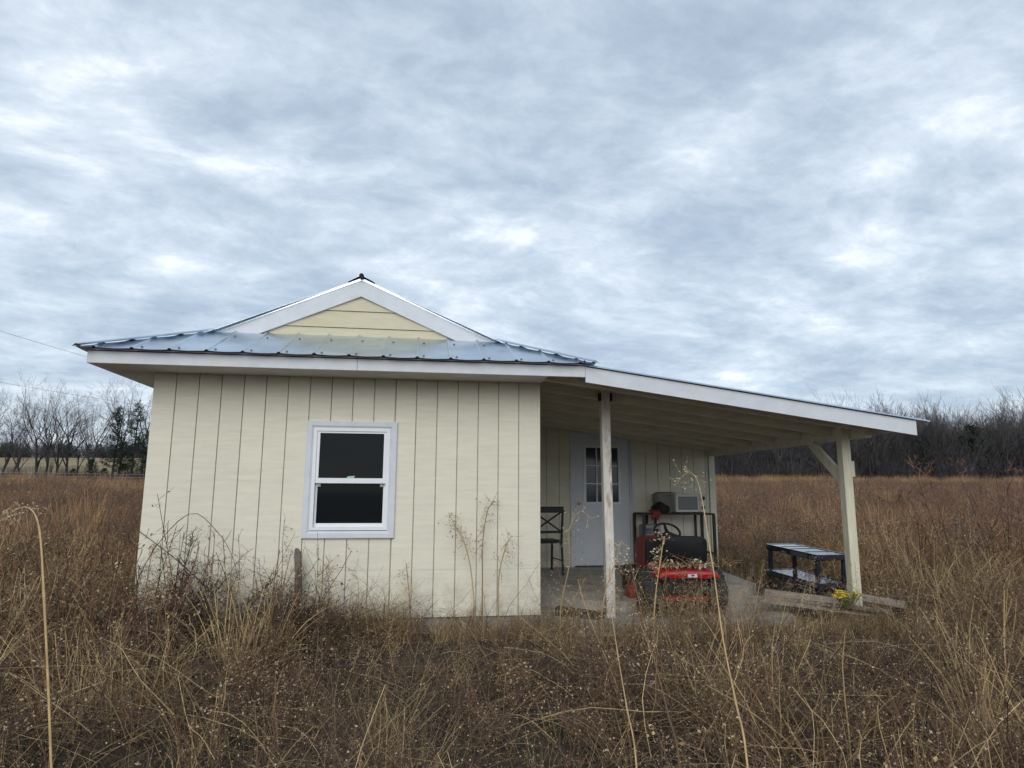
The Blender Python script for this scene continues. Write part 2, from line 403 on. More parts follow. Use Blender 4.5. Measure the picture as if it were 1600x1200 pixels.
# foundation under the siding
fb = MB()
fb.box((WX+.03, .02, -.7), (-.02, HB-.02, -.014)); fb.box((-.02, YB+.02, -.7), (RX-.03, HB-.02, -.014))
fb.build('foundation', M['block'], house)

# window ------------------------------------------------------------
def window():
    wn = MB()      # vinyl frame is the window's own mesh
    x0, x1, z0, z1 = W_X0+.066, W_X1-.066, W_Z0+.075, W_Z1-.066
    ft = .030
    wn.box((x0, -.022, z0), (x0+ft, .07, z1)); wn.box((x1-ft, -.022, z0), (x1, .07, z1))
    wn.box((x0+ft, -.0215, z1-ft), (x1-ft, .07, z1)); wn.box((x0+ft, -.0215, z0), (x1-ft, .07, z0+.028))
    win = wn.build('window', M['vinyl'], house)
    # casing: four mitred boards with a moulded inner edge
    O = [(W_X0, W_Z0), (W_X1, W_Z0), (W_X1, W_Z1), (W_X0, W_Z1)]
    def inset(d): return [(W_X0+d, W_Z0+d), (W_X1-d, W_Z0+d), (W_X1-d, W_Z1-d), (W_X0+d, W_Z1-d)]
    prof = [(0, .003), (0, -.022), (.006, -.027), (.046, -.027), (.054, -.022), (.066, -.016), (.070, -.010), (.070, .003)]
    for k in range(4):
        b = MB(); j = (k+1) % 4
        ra, rb = [], []
        for d, y in prof:
            q = inset(d); ra.append((q[k][0], y, q[k][1])); rb.append((q[j][0], y, q[j][1]))
        g = .0008
        b.loft([ra, rb]); b.build('casing_board', M['trim'], win)
    # sashes
    xa, xb = x0+ft+.001, x1-ft-.001; za, zb = z0+.028, z1-ft
    zm = za + (zb-za)*.475
    def sash(zl, zh, y, st, rb, rt):
        s = MB()
        s.box((xa, y, zl), (xa+st, y+.03, zh)); s.box((xb-st, y, zl), (xb, y+.03, zh))
        s.box((xa+st, y+.0005, zl), (xb-st, y+.03, zl+rb)); s.box((xa+st, y+.0005, zh-rt), (xb-st, y+.03, zh))
        s.build('sash', M['vinyl'], win)
        g = MB(); g.box((xa+st-.004, y+.014, zl+rb-.004), (xb-st+.004, y+.019, zh-rt+.004)); g.build('pane', M['glass'], win)
    sash(zm-.02, zb-.001, -.012, .027, .048, .018)
    sash(za+.001, zm+.018, .022, .020, .034, .03)
    for sx in (xa+.022, xb-.05):
        l = MB(); l.box((sx, .008, zm-.052), (sx+.028, .022, zm-.024)); l.box((sx+.006, .004, zm-.044), (sx+.022, .008, zm-.032)); l.build('sash_latch', M['latch'], win)
    l = MB(); l.loft([[(-1.86, -.008, zm+.029), (-1.79, -.008, zm+.029), (-1.79, .006, zm+.029), (-1.86, .006, zm+.029)],
                      [(-1.845, -.006, zm+.045), (-1.78, -.006, zm+.05), (-1.78, .004, zm+.05), (-1.845, .004, zm+.045)]])
    l.build('sash_lock', M['green_tag'], win)
    # dark sheet added to stand in for the dim room behind the panes
    r = MB(); r.box((x0-.1, .5, z0-.2), (x1+.1, .52, z1+.2)); r.build('dark_sheet', M['cloth_black'], win)
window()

# door ----------------------------------------------------------------
def door():
    y = YB+.015; x0, x1 = D_X0, D_X1; z0, z1 = .02, D_Z1
    W_ = x1-x0
    lx0, lx1 = x0+.195*W_, x0+.80*W_; lz1, lz0 = z1-.08*(z1-z0), z1-.515*(z1-z0)
    d = MB()
    d.box((x0+.004, y, z0), (lx0, y+.045, z1-.004)); d.box((lx1, y, z0), (x1-.004, y+.045, z1-.004))
    d.box((lx0, y+.0004, z0), (lx1, y+.045, lz0)); d.box((lx0, y+.0004, lz1), (lx1, y+.045, z1-.004))
    # two embossed lower panels
    for pa, pb in ((x0+.13, x0+W_*.47), (x0+W_*.53, x1-.13)):
        for a_, b_ in (((pa, z0+.20), (pb, lz0-.14)),):
            t = .02
            d.box((pa, y-.005, z0+.20), (pa+t, y-.0005, lz0-.14)); d.box((pb-t, y-.005, z0+.20), (pb, y-.0005, lz0-.14))
            d.box((pa+t, y-.005, z0+.20), (pb-t, y-.0005, z0+.22)); d.box((pa+t, y-.005, lz0-.16), (pb-t, y-.0005, lz0-.14))
    dr = d.build('door', M['door'], house)
    f = MB(); t = .03   # lite surround and muntins
    f.box((lx0-t, y-.014, lz0-t), (lx0+.006, y-.0006, lz1+t)); f.box((lx1-.006, y-.014, lz0-t), (lx1+t, y-.0006, lz1+t))
    f.box((lx0+.006, y-.0135, lz0-t), (lx1-.006, y-.0006, lz0+.006)); f.box((lx0+.006, y-.0135, lz1-.006), (lx1-.006, y-.0006, lz1+t))
    f.build('lite_frame', M['vinyl'], dr)
    xs = [lx0+.006+(lx1-lx0-.012)*i/3 for i in range(4)]; zs = [lz0+.006+(lz1-lz0-.012)*i/3 for i in range(4)]
    for i in (1, 2):
        b = MB(); b.box((xs[i]-.009, y-.010, zs[0]), (xs[i]+.009, y+.012, zs[3])); b.build('muntin', M['vinyl'], dr)
        b = MB(); b.box((xs[0], y-.009, zs[i]-.009), (xs[3], y+.0115, zs[i]+.009)); b.build('muntin', M['vinyl'], dr)
    for i in range(3):
        for j in range(3):
            b = MB(); b.box((xs[i]+.004, y+.014, zs[j]+.004), (xs[i+1]-.004, y+.018, zs[j+1]-.004)); b.build('pane', M['door_glass'], dr)
    k = MB(); k.lathe([(.03, 0), (.03, -.006), (.012, -.012), (.012, -.035), (.026, -.045), (.03, -.058), (.022, -.07), (.004, -.073)], 'y', 16, c=(x0+.06, y-.001, z0+.96))
    k.build('knob', M['brass'], dr, smooth='auto')
    cw = .06
    for a, b in (((x0-.025-cw, YB-.024, .0), (x0-.025, YB+.05, z1+.02)), ((x1+.025, YB-.024, 0), (x1+.025+cw, YB+.05, z1+.02)),
                 ((x0-.025-cw, YB-.025, z1+.0203), (x1+.025+cw, YB+.05, z1+.02+cw))):
        q = MB(); q.bbox(a, b, .004); q.build('casing_board', M['trim'], dr)
    j = MB(); j.box((x0-.0245, YB-.0, .0), (x0, YB+.06, z1+.019)); j.box((x1, YB, 0), (x1+.0245, YB+.06, z1+.019)); j.box((x0, YB, z1), (x1, YB+.06, z1+.019))
    j.build('door_frame', M['trim'], dr)
    t = MB(); t.box((x0-.02, YB-.05, -.0), (x1+.02, YB+.05, .018)); t.build('threshold', M['black_metal'], dr)
door()

# roof -----------------------------------------------------------------
XL_, XR_, YE_, ZE, SL = WX-OV-.07, OV+.07, YE-.07, 2.352, .4406
HALF = (XR_-XL_)/2; AP = .90; YR_ = HB+.50
roof = MB()
def vrange(poly, u):
    lo, hi = 1e9, -1e9
    for (u0, v0), (u1, v1) in zip(poly, poly[1:]+poly[:1]):
        if abs(u1-u0) < 1e-9:
            if abs(u-u0) < 1e-6: lo = min(lo, v0, v1); hi = max(hi, v0, v1)
            continue
        t = (u-u0)/(u1-u0)
        if -1e-6 <= t <= 1+1e-6: v = v0+(v1-v0)*t; lo = min(lo, v); hi = max(hi, v)
    return lo, hi
def roof_plane(parent, O, eu, ev, poly, pitch=.305, phase=0.0, name='roof_panel', screws=True):
    """metal sheets between ribs, each a part; poly in (u along eave, v up slope)"""
    O, eu, ev = Vector(O), Vector(eu).normalized(), Vector(ev).normalized(); n = eu.cross(ev).normalized()
    if n.z < 0: n = -n
    us = [p[0] for p in poly]; u0, u1 = min(us), max(us)
    k = math.floor((u0-phase)/pitch)
    while phase + k*pitch < u1-1e-4:
        ua = phase+k*pitch; k += 1
        samp = [(0, 0), (.010, .013), (.026, .013), (.036, .001), (.10, -.003), (.17, -.005), (.24, -.003), (.3045, .0)]
        samp = [(ua+a, h) for a, h in samp]
        pts = []
        for a, h in samp:
            if a < u0 or a > u1: continue
            pts.append((a, h))
        if pts and pts[0][0] > u0 and ua < u0: pts.insert(0, (u0, 0))
        if pts and pts[-1][0] < u1 and ua+pitch > u1: pts.append((u1-1e-4, 0))
        if len(pts) < 2: continue
        top, bot = [], []
        mb = MB(); NV = 4; rows = []
        jit = random.uniform(-.004, .004)
        for a, h in pts:
            lo, hi = vrange(poly, a)
            col = []
            for q in range(NV+1):
                v = lo+(hi-lo)*q/NV
                col.append(O+eu*a+ev*(v + (jit if q == 0 else 0))+n*(h+.004))
            rows.append(col)
        m_ = len(pts)
        vs = [p for c in rows for p in c] + [p-n*.002 for c in rows for p in c]
        st = NV+1; off = m_*st; fs = []
        for i in range(m_-1):
            for q in range(NV):
                fs.append((i*st+q, (i+1)*st+q, (i+1)*st+q+1, i*st+q+1)); fs.append((off+i*st+q, off+i*st+q+1, off+(i+1)*st+q+1, off+(i+1)*st+q))
            fs.append((i*st, off+i*st, off+(i+1)*st, (i+1)*st)); fs.append((i*st+NV, (i+1)*st+NV, off+(i+1)*st+NV, off+i*st+NV))
        for i in (0, m_-1):
            for q in range(NV): fs.append((i*st+q, i*st+q+1, off+i*st+q+1, off+i*st+q))
        mb.add(vs, fs)
        if screws:
            for du in (.075,):
                a = ua+du
                if u0 < a < u1:
                    lo, hi = vrange(poly, a)
                    for v in np.arange(lo+.07, hi-.03, .61):
                        c = O+eu*a+ev*float(v)+n*.003
                        ring = [[c+(eu*math.cos(t)+ev*math.sin(t))*r+n*h for t in np.arange(6)*math.pi/3] for r, h in ((.011, -.006), (.011, .006), (.006, .012))]
                        mb.loft(ring, 1)
        mb.build(name, [M['galv'], M['screw']], parent, smooth='auto')
# roof part: plain deck under the sheets (four slopes, kept 15 mm below)
dk = MB(); dz = -.018
Z = lambda t: ZE+SL*t+dz
A0 = (XL_+.05, YE_+.05, ZE+dz+SL*.05); 
def deck(p): dk.prism(p, (0, 0, -.012))
deck([(XL_+.05, YE_+.05, Z(.05)), (XL_+AP, YE_+AP-.03, Z(AP)), (XL_+HALF, YE_+AP-.03, Z(HALF)), (XL_+HALF, YR_-AP, Z(HALF)), (XL_+AP, YR_-AP, Z(AP)), (XL_+.05, YR_-.05, Z(.05))])
deck([(XR_-.05, YE_+.05, Z(.05)), (XR_-.05, YR_-.05, Z(.05)), (XR_-AP, YR_-AP, Z(AP)), (XR_-HALF, YR_-AP, Z(HALF)), (XR_-HALF, YE_+AP-.03, Z(HALF)), (XR_-AP, YE_+AP-.03, Z(AP))])
deck([(XL_+.05, YE_+.05, Z(.05)), (XR_-.05, YE_+.05, Z(.05)), (XR_-AP, YE_+AP, Z(AP)), (XL_+AP, YE_+AP, Z(AP))])
roof = dk.build('roof', M['soffit'], house)
k_ = math.sqrt(1+SL*SL); WID = XR_-XL_; LEN = YR_-YE_; RK = .83
roof_plane(roof, (XL_, YE_, ZE), (1, 0, 0), (0, 1, SL), [(0, 0), (WID, 0), (WID-AP-.01, (AP+.01)*k_), (AP+.01, (AP+.01)*k_)], phase=.13)
sidep = [(0, 0), (RK, RK*k_), (RK, HALF*k_), (LEN-RK, HALF*k_), (LEN-RK, RK*k_), (LEN, 0)]
roof_plane(roof, (XL_, YE_, ZE), (0, 1, 0), (1, 0, SL), sidep, screws=False)
roof_plane(roof, (XR_, YE_, ZE), (0, 1, 0), (-1, 0, SL), sidep, screws=False)
def cap_strip(name, a, b, w_, up, parent, m_='galv_cap', side=None):
    """folded V cap along a ridge or hip"""
    a, b = Vector(a), Vector(b); d = (b-a).normalized(); s = side[0], side[1]
    s1, s2 = Vector(side[0]), Vector(side[1])
    prof = lambda p: [p+s1*w_+Vector((0, 0, up-.004)), p+s1*w_*.08+Vector((0, 0, up+.012)), p+s2*w_*.08+Vector((0, 0, up+.012)), p+s2*w_+Vector((0, 0, up-.004)),
                      p+s2*w_+Vector((0, 0, up-.0055)), p+Vector((0, 0, up+.0095)), p+s1*w_+Vector((0, 0, up-.0055))]
    mb = MB(); mb.loft([prof(a), prof(b)]); return mb.build(name, M[m_], parent)
zt = ZE+SL*HALF
APX = XL_+HALF-.02
cap_strip('ridge_cap', (APX+.02, YE_+RK-.02, zt), (APX+.02, YR_-RK+.02, zt),   .15, .016, roof, side=((-.915, 0, -.403), (.915, 0, -.403)))
for sx, X0, X1 in ((1, XL_, XL_+RK), (-1, XR_, XR_-RK)):
    d1 = Vector((sx*1, 0, 0)); 
    sl1 = Vector((sx*.62, -.62, -.0)).normalized()
    # along the hip the two falls: towards the front and towards the side
    cap_strip('hip_cap', (X0, YE_, ZE+.004), (X1, YE_+RK, ZE+SL*RK+.004), .075, .020, roof, side=((.7*sx, -.7, -.0+.0), (-.7*sx, .7, 0.0)))
e_ = MB(); e_.tube([(APX+.02, YE_+RK-.035, zt+.015), (APX+.02, YE_+RK+.05, zt+.02)], .026, 8); e_.build('ridge_closure', M['dark_hole'], roof)

# gable above the skirt --------------------------------------------------
YG = YE_+AP-.02
gb = MB(); zb = ZE+SL*(AP-.1)
gb.prism([(XL_+AP-.12, YG+.02, zb-.05), (XR_-AP+.12, YG+.02, zb-.05), (XL_+HALF, YG+.02, ZE+SL*HALF-.06)], (0, .05, 0))
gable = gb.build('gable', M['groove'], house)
zrow = [zb-.02, zb+.135, zb+.335, zb+.535, zb+.735]
zrow = [2.60, 2.825, 3.005, 3.20, 3.36]
def gx(z): return HALF - max(0, (z-ZE)/SL) - .10
for i in range(4):
    za, zc = zrow[i], min(zrow[i+1], ZE+SL*HALF-.07)
    wa, wc = max(gx(za), .02)+.08, max(gx(zc), .01)+.06
    cxm = XL_+HALF
    b = MB()
    b.hexa([(cxm-wa, YG-.016, za+.002), (cxm+wa, YG-.016, za+.002), (cxm+wa, YG+.016, za+.002), (cxm-wa, YG+.016, za+.002),
            (cxm-wc, YG-.004, zc-.004), (cxm+wc, YG-.004, zc-.004), (cxm+wc, YG+.016, zc-.004), (cxm-wc, YG+.016, zc-.004)])
    b.build('lap_board', M['lap'], gable)
# rake boards
yk = YE_+RK+.014
for s in (-1, 1):
    cxm = XL_+HALF; hx = HALF-.80
    zt_, zl = ZE+SL*HALF-.020, ZE+SL*.80-.020
    dep = .175
    zbot = zl+.012
    # upper line from apex to hip corner, lower line parallel, cut level at the skirt
    t_in = dep/SL
    p = [(cxm, yk, zt_), (cxm+s*hx, yk, zl), (cxm+s*(hx-.03), yk, zl-.008), (cxm+s*(hx-t_in+.02), yk, zl+.012-.02), (cxm, yk, zt_-dep)]
    b = MB(); b.prism(p, (0, .022, 0)); b.build('rake_board', M['trim'], gable)
    # drip edge along the rake
    b = MB(); b.prism([(cxm, yk-.006, zt_+.022), (cxm+s*hx, yk-.006, zl+.022), (cxm+s*hx, yk-.006, zl-.004), (cxm, yk-.006, zt_-.004)], (0, .005, 0)); b.build('drip_edge', M['galv_cap'], gable)

# fascia and soffit --------------------------------------------------------
def board(name, a, b, m_='trim', parent=house, bev=.003):
    q = MB(); q.bbox(a, b, bev); return q.build(name, M[m_], parent)
xf = WX-OV
xj = -1.76
board('fascia_board', (xf, YE, ZF), (xj-.001, YE+.02, ZE-.012)); board('fascia_board', (xj+.001, YE, ZF+.001), (.372, YE+.02, ZE-.012))
board('fascia_board', (xf, YE+.0205, ZF), (xf+.02, HB+.45, ZE-.012))
board('fascia_board', (xf, HB+.4505, ZF), (.372, HB+.47, ZE-.012))
sf = MB()
sf.box((xf+.021, YE+.021, ZF+.006), (0.02, -.002, ZF+.018)); sf.box((xf+.021, -.0015, ZF+.006), (WX-.003, HB+.002, ZF+.018)); sf.box((xf+.021, HB+.0025, ZF+.006), (0, HB+.449, ZF+.018))
sf.build('soffit', M['soffit'], house)

# lean-to porch roof ---------------------------------------------------------
pr_ = MB()
XS0, XS1 = .30, 3.80
def shed_box(mb, x0, x1, y0, y1, t0, t1):
    mb.hexa([(x0, y0, SHED(x0)-t1), (x1, y0, SHED(x1)-t1), (x1, y1, SHED(x1)-t1), (x0, y1, SHED(x0)-t1),
             (x0, y0, SHED(x0)-t0), (x1, y0, SHED(x1)-t0), (x1, y1, SHED(x1)-t0), (x0, y1, SHED(x0)-t0)])
shed_box(pr_, .02, XS1, YE+.022, HB+.44, .024, .040)
porch = pr_.build('porch_roof', M['porch_wood'], house)
sl_ = math.sqrt(1+.1304**2)
roof_plane(porch, (3.95, YE-.03, SHED(3.95)-.006), (0, 1, 0), (-1, 0, .1304), [(0, 0), (HB+.5-YE, 0), (HB+.5-YE, 3.62*sl_), (0, 3.62*sl_)], screws=False)
b = MB(); shed_box(b, .373, 3.812, YE-.003, YE+.0195, .012, .160); b.build('fascia_board', M['trim'], porch)
b = MB(); shed_box(b, 3.79, 3.812, YE+.020, HB+.45, .03, .105); b.build('fascia_board', M['trim'], porch)
for y in (-.15, .47, 1.08, 1.69, 2.30, 2.91, 3.50):
    b = MB(); shed_box(b, .012, 3.485, y, y+.038, .0405, .140); b.build('rafter', M['porch_wood'], porch)
b = MB(); shed_box(b, .012, 3.66, YB-.045, YB-.026, .0405, .115); b.build('wall_ledger', M['porch_wood'], porch)
for y0_, y1_ in ((-.11, YB-.03),):
    b = MB(); b.box((3.488, y0_, 1.735), (3.527, y1_, 1.893)); b.build('beam', M['porch_wood'], porch)
    b = MB(); b.box((3.529, y0_+.003, 1.737), (3.568, y1_, 1.890)); b.build('beam', M['porch_wood'], porch)
b = MB(); b.bbox((3.385, .14, -.35), (3.486, .24, 1.905), .005); pz = b.build('porch_post', M['post_new'], porch)
b = MB(); b.hexa([(3.40, .242, 1.24), (3.44, .242, 1.24), (3.44, .242, 1.40), (3.40, .242, 1.40), (3.40, .80, 1.70), (3.44, .80, 1.70), (3.44, .70, 1.754), (3.40, .70, 1.754)]); b.build('brace', M['post_new'], porch)
b = MB(); b.bbox((3.487, .15, 1.33), (3.525, .25, 1.50), .003); b.build('scrap_block', M['post_new'], porch)
b = MB()
b.loft([[(.81+dx*.5+ox, .41+dy*.5+oy, z) for dx, dy in ((-.085, -.095), (.085, -.095), (.095, -.085), (.095, .085), (.085, .095), (-.085, .095), (-.095, .085), (-.095, -.085))]
        for z, ox, oy in ((-.30, .012, 0), (.5, .010, 0), (1.2, 0, 0), (1.9, -.006, 0), (2.245, -.008, 0))])
b.build('porch_post', M['post_old'], porch).__setitem__('label', 'weathered white post with worn bare wood streaks')
for xa_ in (.742, .862):
    b = MB(); b.box((xa_, .36, 2.13), (xa_+.013, .46, 2.215)); b.build('post_bracket', M['dark_wood'], porch)

# ------------------------------------------------------------------ porch slab
def slab_poly(name, poly, top, thick, m_, tilt=(0, 0)):
    mb = MB(); p = [(x, y, top + tilt[0]*x + tilt[1]*y) for x, y in poly]
    mb.prism(p, (0, 0, -thick)); o = mb.build(name, M[m_]); o['kind'] = 'structure'; return o
slab_poly('porch_slab', [(.013, 1.55), (.25, 1.2), (.62, .72), (1.05, .60), (1.9, .95), (2.6, 1.15), (3.15, 1.75), (3.30, 2.9), (3.55, 3.77), (.013, 3.77)], .0, .3, 'concrete')
slab_poly('concrete_apron', [(.013, -.32), (1.1, -.38), (2.3, -.30), (2.75, .2), (3.05, .9), (3.18, 1.5), (.013, 1.6)], -.125, .3, 'concrete', (0, .01))

# ------------------------------------------------------------------ objects on the porch
# black cross-back chair
def chair():
    t = tag(empty('chair', (.60, 3.02, 0), (0, 0, R(8))), 'black metal cross-back chair half hidden behind the cabin corner', 'chair')
    bm_ = M['black_metal']; w2 = .215
    for s in (-1, 1):
        b = MB(); b.tube([(s*w2, -.27, 0), (s*w2, -.20, .45), (s*w2*1.05, -.235, .92)], [.017, .018, .016], 6); b.build('back_leg', bm_, t)
        b = MB(); b.tube([(s*w2, .22, 0), (s*w2, .19, .44)], [.016, .018], 6); b.build('front_leg', bm_, t)
        b = MB(); b.tube([(s*w2, -.245, .2), (s*w2, .2, .2)], .009, 5); b.build('stretcher', bm_, t)
    b = MB(); b.bbox((-w2-.02, -.22, .435), (w2+.02, .23, .475), .012); b.build('seat', bm_, t)
    b = MB(); b.bbox((-w2-.03, -.255, .86), (w2+.03, -.215, .945), .01); b.build('top_rail', bm_, t)
    b = MB(); b.bbox((-w2, -.225, .575), (w2, -.195, .61), .006); b.build('lower_rail', bm_, t)
    for s in (-1, 1):
        b = MB(); b.tube([(-s*w2*.95, -.212, .60), (0, -.222+.004*s, .735), (s*w2*.95, -.232, .87)], .012, 5); b.build('cross_bar', bm_, t)
    return t
chair()

# shelf table ----------------------------------------------------------
def shelf():
    x0, x1, y0, y1, h = 2.19, 3.30, 3.22, 3.66, .84
    t = tag(empty('shelf_table', ((x0+x1)/2, (y0+y1)/2, 0)), 'tall narrow black metal table against the porch back wall', 'table')
    a, d = (x1-x0)/2, (y1-y0)/2
    b = MB(); b.bbox((-a-.015, -d-.015, h-.025), (a+.015, d+.015, h), .004); b.build('table_top', M['rust_metal'], t)
    for sx in (-1, 1):
        for sy in (-1, 1):
            b = MB(); b.box((sx*a-.02, sy*d-.018, 0), (sx*a+.02, sy*d+.018, h-.026)); b.build('leg', M['black_metal'] if sy < 0 else M['rust_metal'], t)
        b = MB(); b.box((sx*a-.015, -d+.02, .22), (sx*a+.015, d-.02, .245)); b.build('side_bar', M['black_metal'], t)
    for xx in (-.36, -.22, .44):
        b = MB(); b.box((xx-.018, d-.03, .247), (xx+.018, d-.005, h-.026)); b.build('upright', M['rust_metal'], t)
    b = MB(); b.box((-a+.02, -d+.01, .246), (a-.02, d-.035, .262)); b.build('lower_shelf', M['rust_metal'], t)
    return t
shelf()
def microwave():
    t = tag(empty('microwave', (2.94, 3.40, .84), (0, 0, R(3))), 'old off-white microwave oven with grey window on the porch table', 'microwave')
    b = MB(); b.bbox((-.255, -.16, .012), (.255, .16, .295), .01); b.build('body', M['microwave'], t)
    b = MB(); b.bbox((-.25, -.178, .016), (.135, -.161, .29), .006); dr = b.build('door', M['microwave'], t)
    b = MB(); b.bbox((-.215, -.182, .05), (.105, -.1785, .25), .0015); b.build('door_window', M['mw_glass'], dr)
    b = MB(); b.bbox((.139, -.175, .016), (.25, -.161, .29), .004); cp = b.build('control_panel', M['microwave'], t)
    for z in (.225, .085):
        k = MB(); k.lathe([(.03, -.175), (.028, -.195), (.01, -.198)], 'y', 14, c=(.195, 0, z)); k.build('dial', M['black_plastic'], cp, smooth='auto')
    b = MB(); b.box((.16, -.178, .135), (.23, -.1755, .155)); b.build('button', M['label'], cp)
    for sx in (-.2, .2):
        for sy in (-.12, .12):
            b = MB(); b.box((sx-.015, sy-.015, 0), (sx+.015, sy+.015, .013)); b.build('foot', M['black_plastic'], t)
microwave()
def rounded_bin():
    t = tag(empty('storage_bin', (2.64, 3.50, .84)), 'dull grey round-topped plastic tub standing left of the microwave', 'tub')
    rings = []
    for z, k in ((0, .86), (.08, .93), (.2, 1.0), (.27, .97), (.305, .85), (.32, .55)):
        rings.append([(math.copysign(abs(math.cos(a))**.6, math.cos(a))*.19*k, math.copysign(abs(math.sin(a))**.6, math.sin(a))*.13*k, z) for a in np.linspace(0, 2*math.pi, 20, endpoint=False)])
    b = MB(); b.loft(rings); b.build('body', M['bin'], t, smooth='auto')
    b = MB(); b.loft([[(x*1.04, y*1.04, z) for x, y, z in [(p[0], p[1], zz) for p in rings[3]]] for zz in (.262, .285)]); b.build('rim', M['bin'], t)
rounded_bin()
def lump(name, loc, size, m_, label, cat, seed, sag=0.0, n=(14, 9)):
    mb = MB(); rings = []
    for j in range(n[1]+1):
        th = math.pi*j/n[1]*.96+.04
        ring = []
        for i in range(n[0]):
            a = 2*math.pi*i/n[0]
            p = Vector((math.sin(th)*math.cos(a), math.sin(th)*math.sin(a), math.cos(th)))
            k = 1+.35*mnoise.noise(p*2.1+Vector((seed, 0, 0)))+.15*mnoise.noise(p*5+Vector((0, seed, 0)))
            q = p*k; z = q.z*size[2]
            ring.append((q.x*size[0], q.y*size[1], max(z, -size[2]*.55)+size[2]*.55))
        rings.append(ring)
    mb.loft(rings); o = mb.build(name, M[m_], smooth=True, loc=loc); return tag(o, label, cat)
lump('cloth_bag', (2.49, 3.35, .842), (.145, .11, .10), 'cloth_black', 'crumpled black cloth bag lying on the porch table beside the grey tub', 'bag', 3.3)
def rag():
    mb = MB(); nx, ns = 8, 9; rows = []
    for j in range(ns):
        t_ = j/(ns-1); row = []
        for i in range(nx):
            u = i/(nx-1)-.5
            if t_ < .5: p = Vector((u*.16+.01*math.sin(j*2), .10-.21*t_*2*.5*1.05, .012+.035*abs(math.sin(i*1.3+j*.9))))
            else: p = Vector((u*.13+.012*math.sin(j*1.5), -.018+.010*math.sin(i*2.1), .012-(t_-.5)*2*.10*(1+.3*math.sin(i*1.7))))
            row.append(p)
        rows.append(row)
    vs = [p for r in rows for p in r] + [p+Vector((0, -.006, .006)) for r in rows for p in r]; o = nx*ns; fs = []
    for j in range(ns-1):
        for i in range(nx-1):
            a = j*nx+i; fs += [(a, a+1, a+nx+1, a+nx), (o+a, o+a+nx, o+a+nx+1, o+a+1)]
    for j in range(ns-1):
        for i in (0, nx-1): a = j*nx+i; fs.append((a, a+nx, o+a+nx, o+a))
    for i in range(nx-1):
        for j in (0, ns-1): a = j*nx+i; fs.append((a, a+1, o+a+1, o+a))
    mb.add(vs, fs); tag(mb.build('rag', M['cloth_red'], smooth=True, loc=(2.37, 3.205, .842)), 'red rag draped over the left front edge of the porch table', 'rag')
rag()
def heater():
    t = tag(empty('box_heater', (2.36, 3.45, .263)), 'grey boxy appliance with dark panel on the lower shelf by the door', 'appliance')
    b = MB(); b.bbox((-.14, -.1, 0), (.14, .1, .40), .012); b.build('body', M['appliance'], t)
    b = MB(); b.box((-.09, -.106, .27), (.0, -.1005, .35)); b.build('grille', M['black_plastic'], t)
    for i in range(4): b = MB(); b.box((-.085, -.111, .28+.018*i), (-.005, -.1062, .288+.018*i)); b.build('slat', M['appliance'], t)
    b = MB(); b.box((.03, -.106, .28), (.10, -.1005, .34)); b.build('dial', M['black_plastic'], t)
heater()

# ------------------------------------------------------------------ riding mower
def wheel(name, parent, c, rad, wid, rim, lugs):
    h = wid/2
    prof = [(rim, -h*.72), (rim+.02, -h*.92), (rad*.86, -h), (rad*.955, -h*.86), (rad*.985, -h*.45), (rad, 0), (rad*.985, h*.45), (rad*.955, h*.86), (rad*.86, h), (rim+.02, h*.92), (rim, h*.72)]
    b = MB(); b.lathe(prof, 'x', 28, c=c)
    if lugs:
        for k in range(22):
            for s in (-1, 1):
                a = 2*math.pi*(k+.5*(s > 0))/22
                def P(x, r, da): return (c[0]+x, c[1]+r*math.cos(a+da), c[2]+r*math.sin(a+da))
                r0, r1 = rad*.95, rad*1.025
                x0, x1 = s*h*.92, s*h*.08
                b.hexa([P(x0, r0, -.05), P(x1, r0, .10), P(x1, r0, .18), P(x0, r0, .05), P(x0, r1*.985, -.04), P(x1, r1, .11), P(x1, r1, .17), P(x0, r1*.985, .04)])
    wh = b.build(name, M['rubber'], parent, smooth='auto')
    s = 1 if c[0] > 0 else -1
    r = MB(); r.lathe([(rim+.012, s*h*.70), (rim*.97, s*h*.72), (rim*.8, s*h*.30), (rim*.35, s*h*.25), (rim*.3, s*h*.6), (.015, s*h*.62)], 'x', 20, c=c); r.build('rim', M['label'] if rim < .01 else M['appliance'], wh, smooth='auto')
    return wh
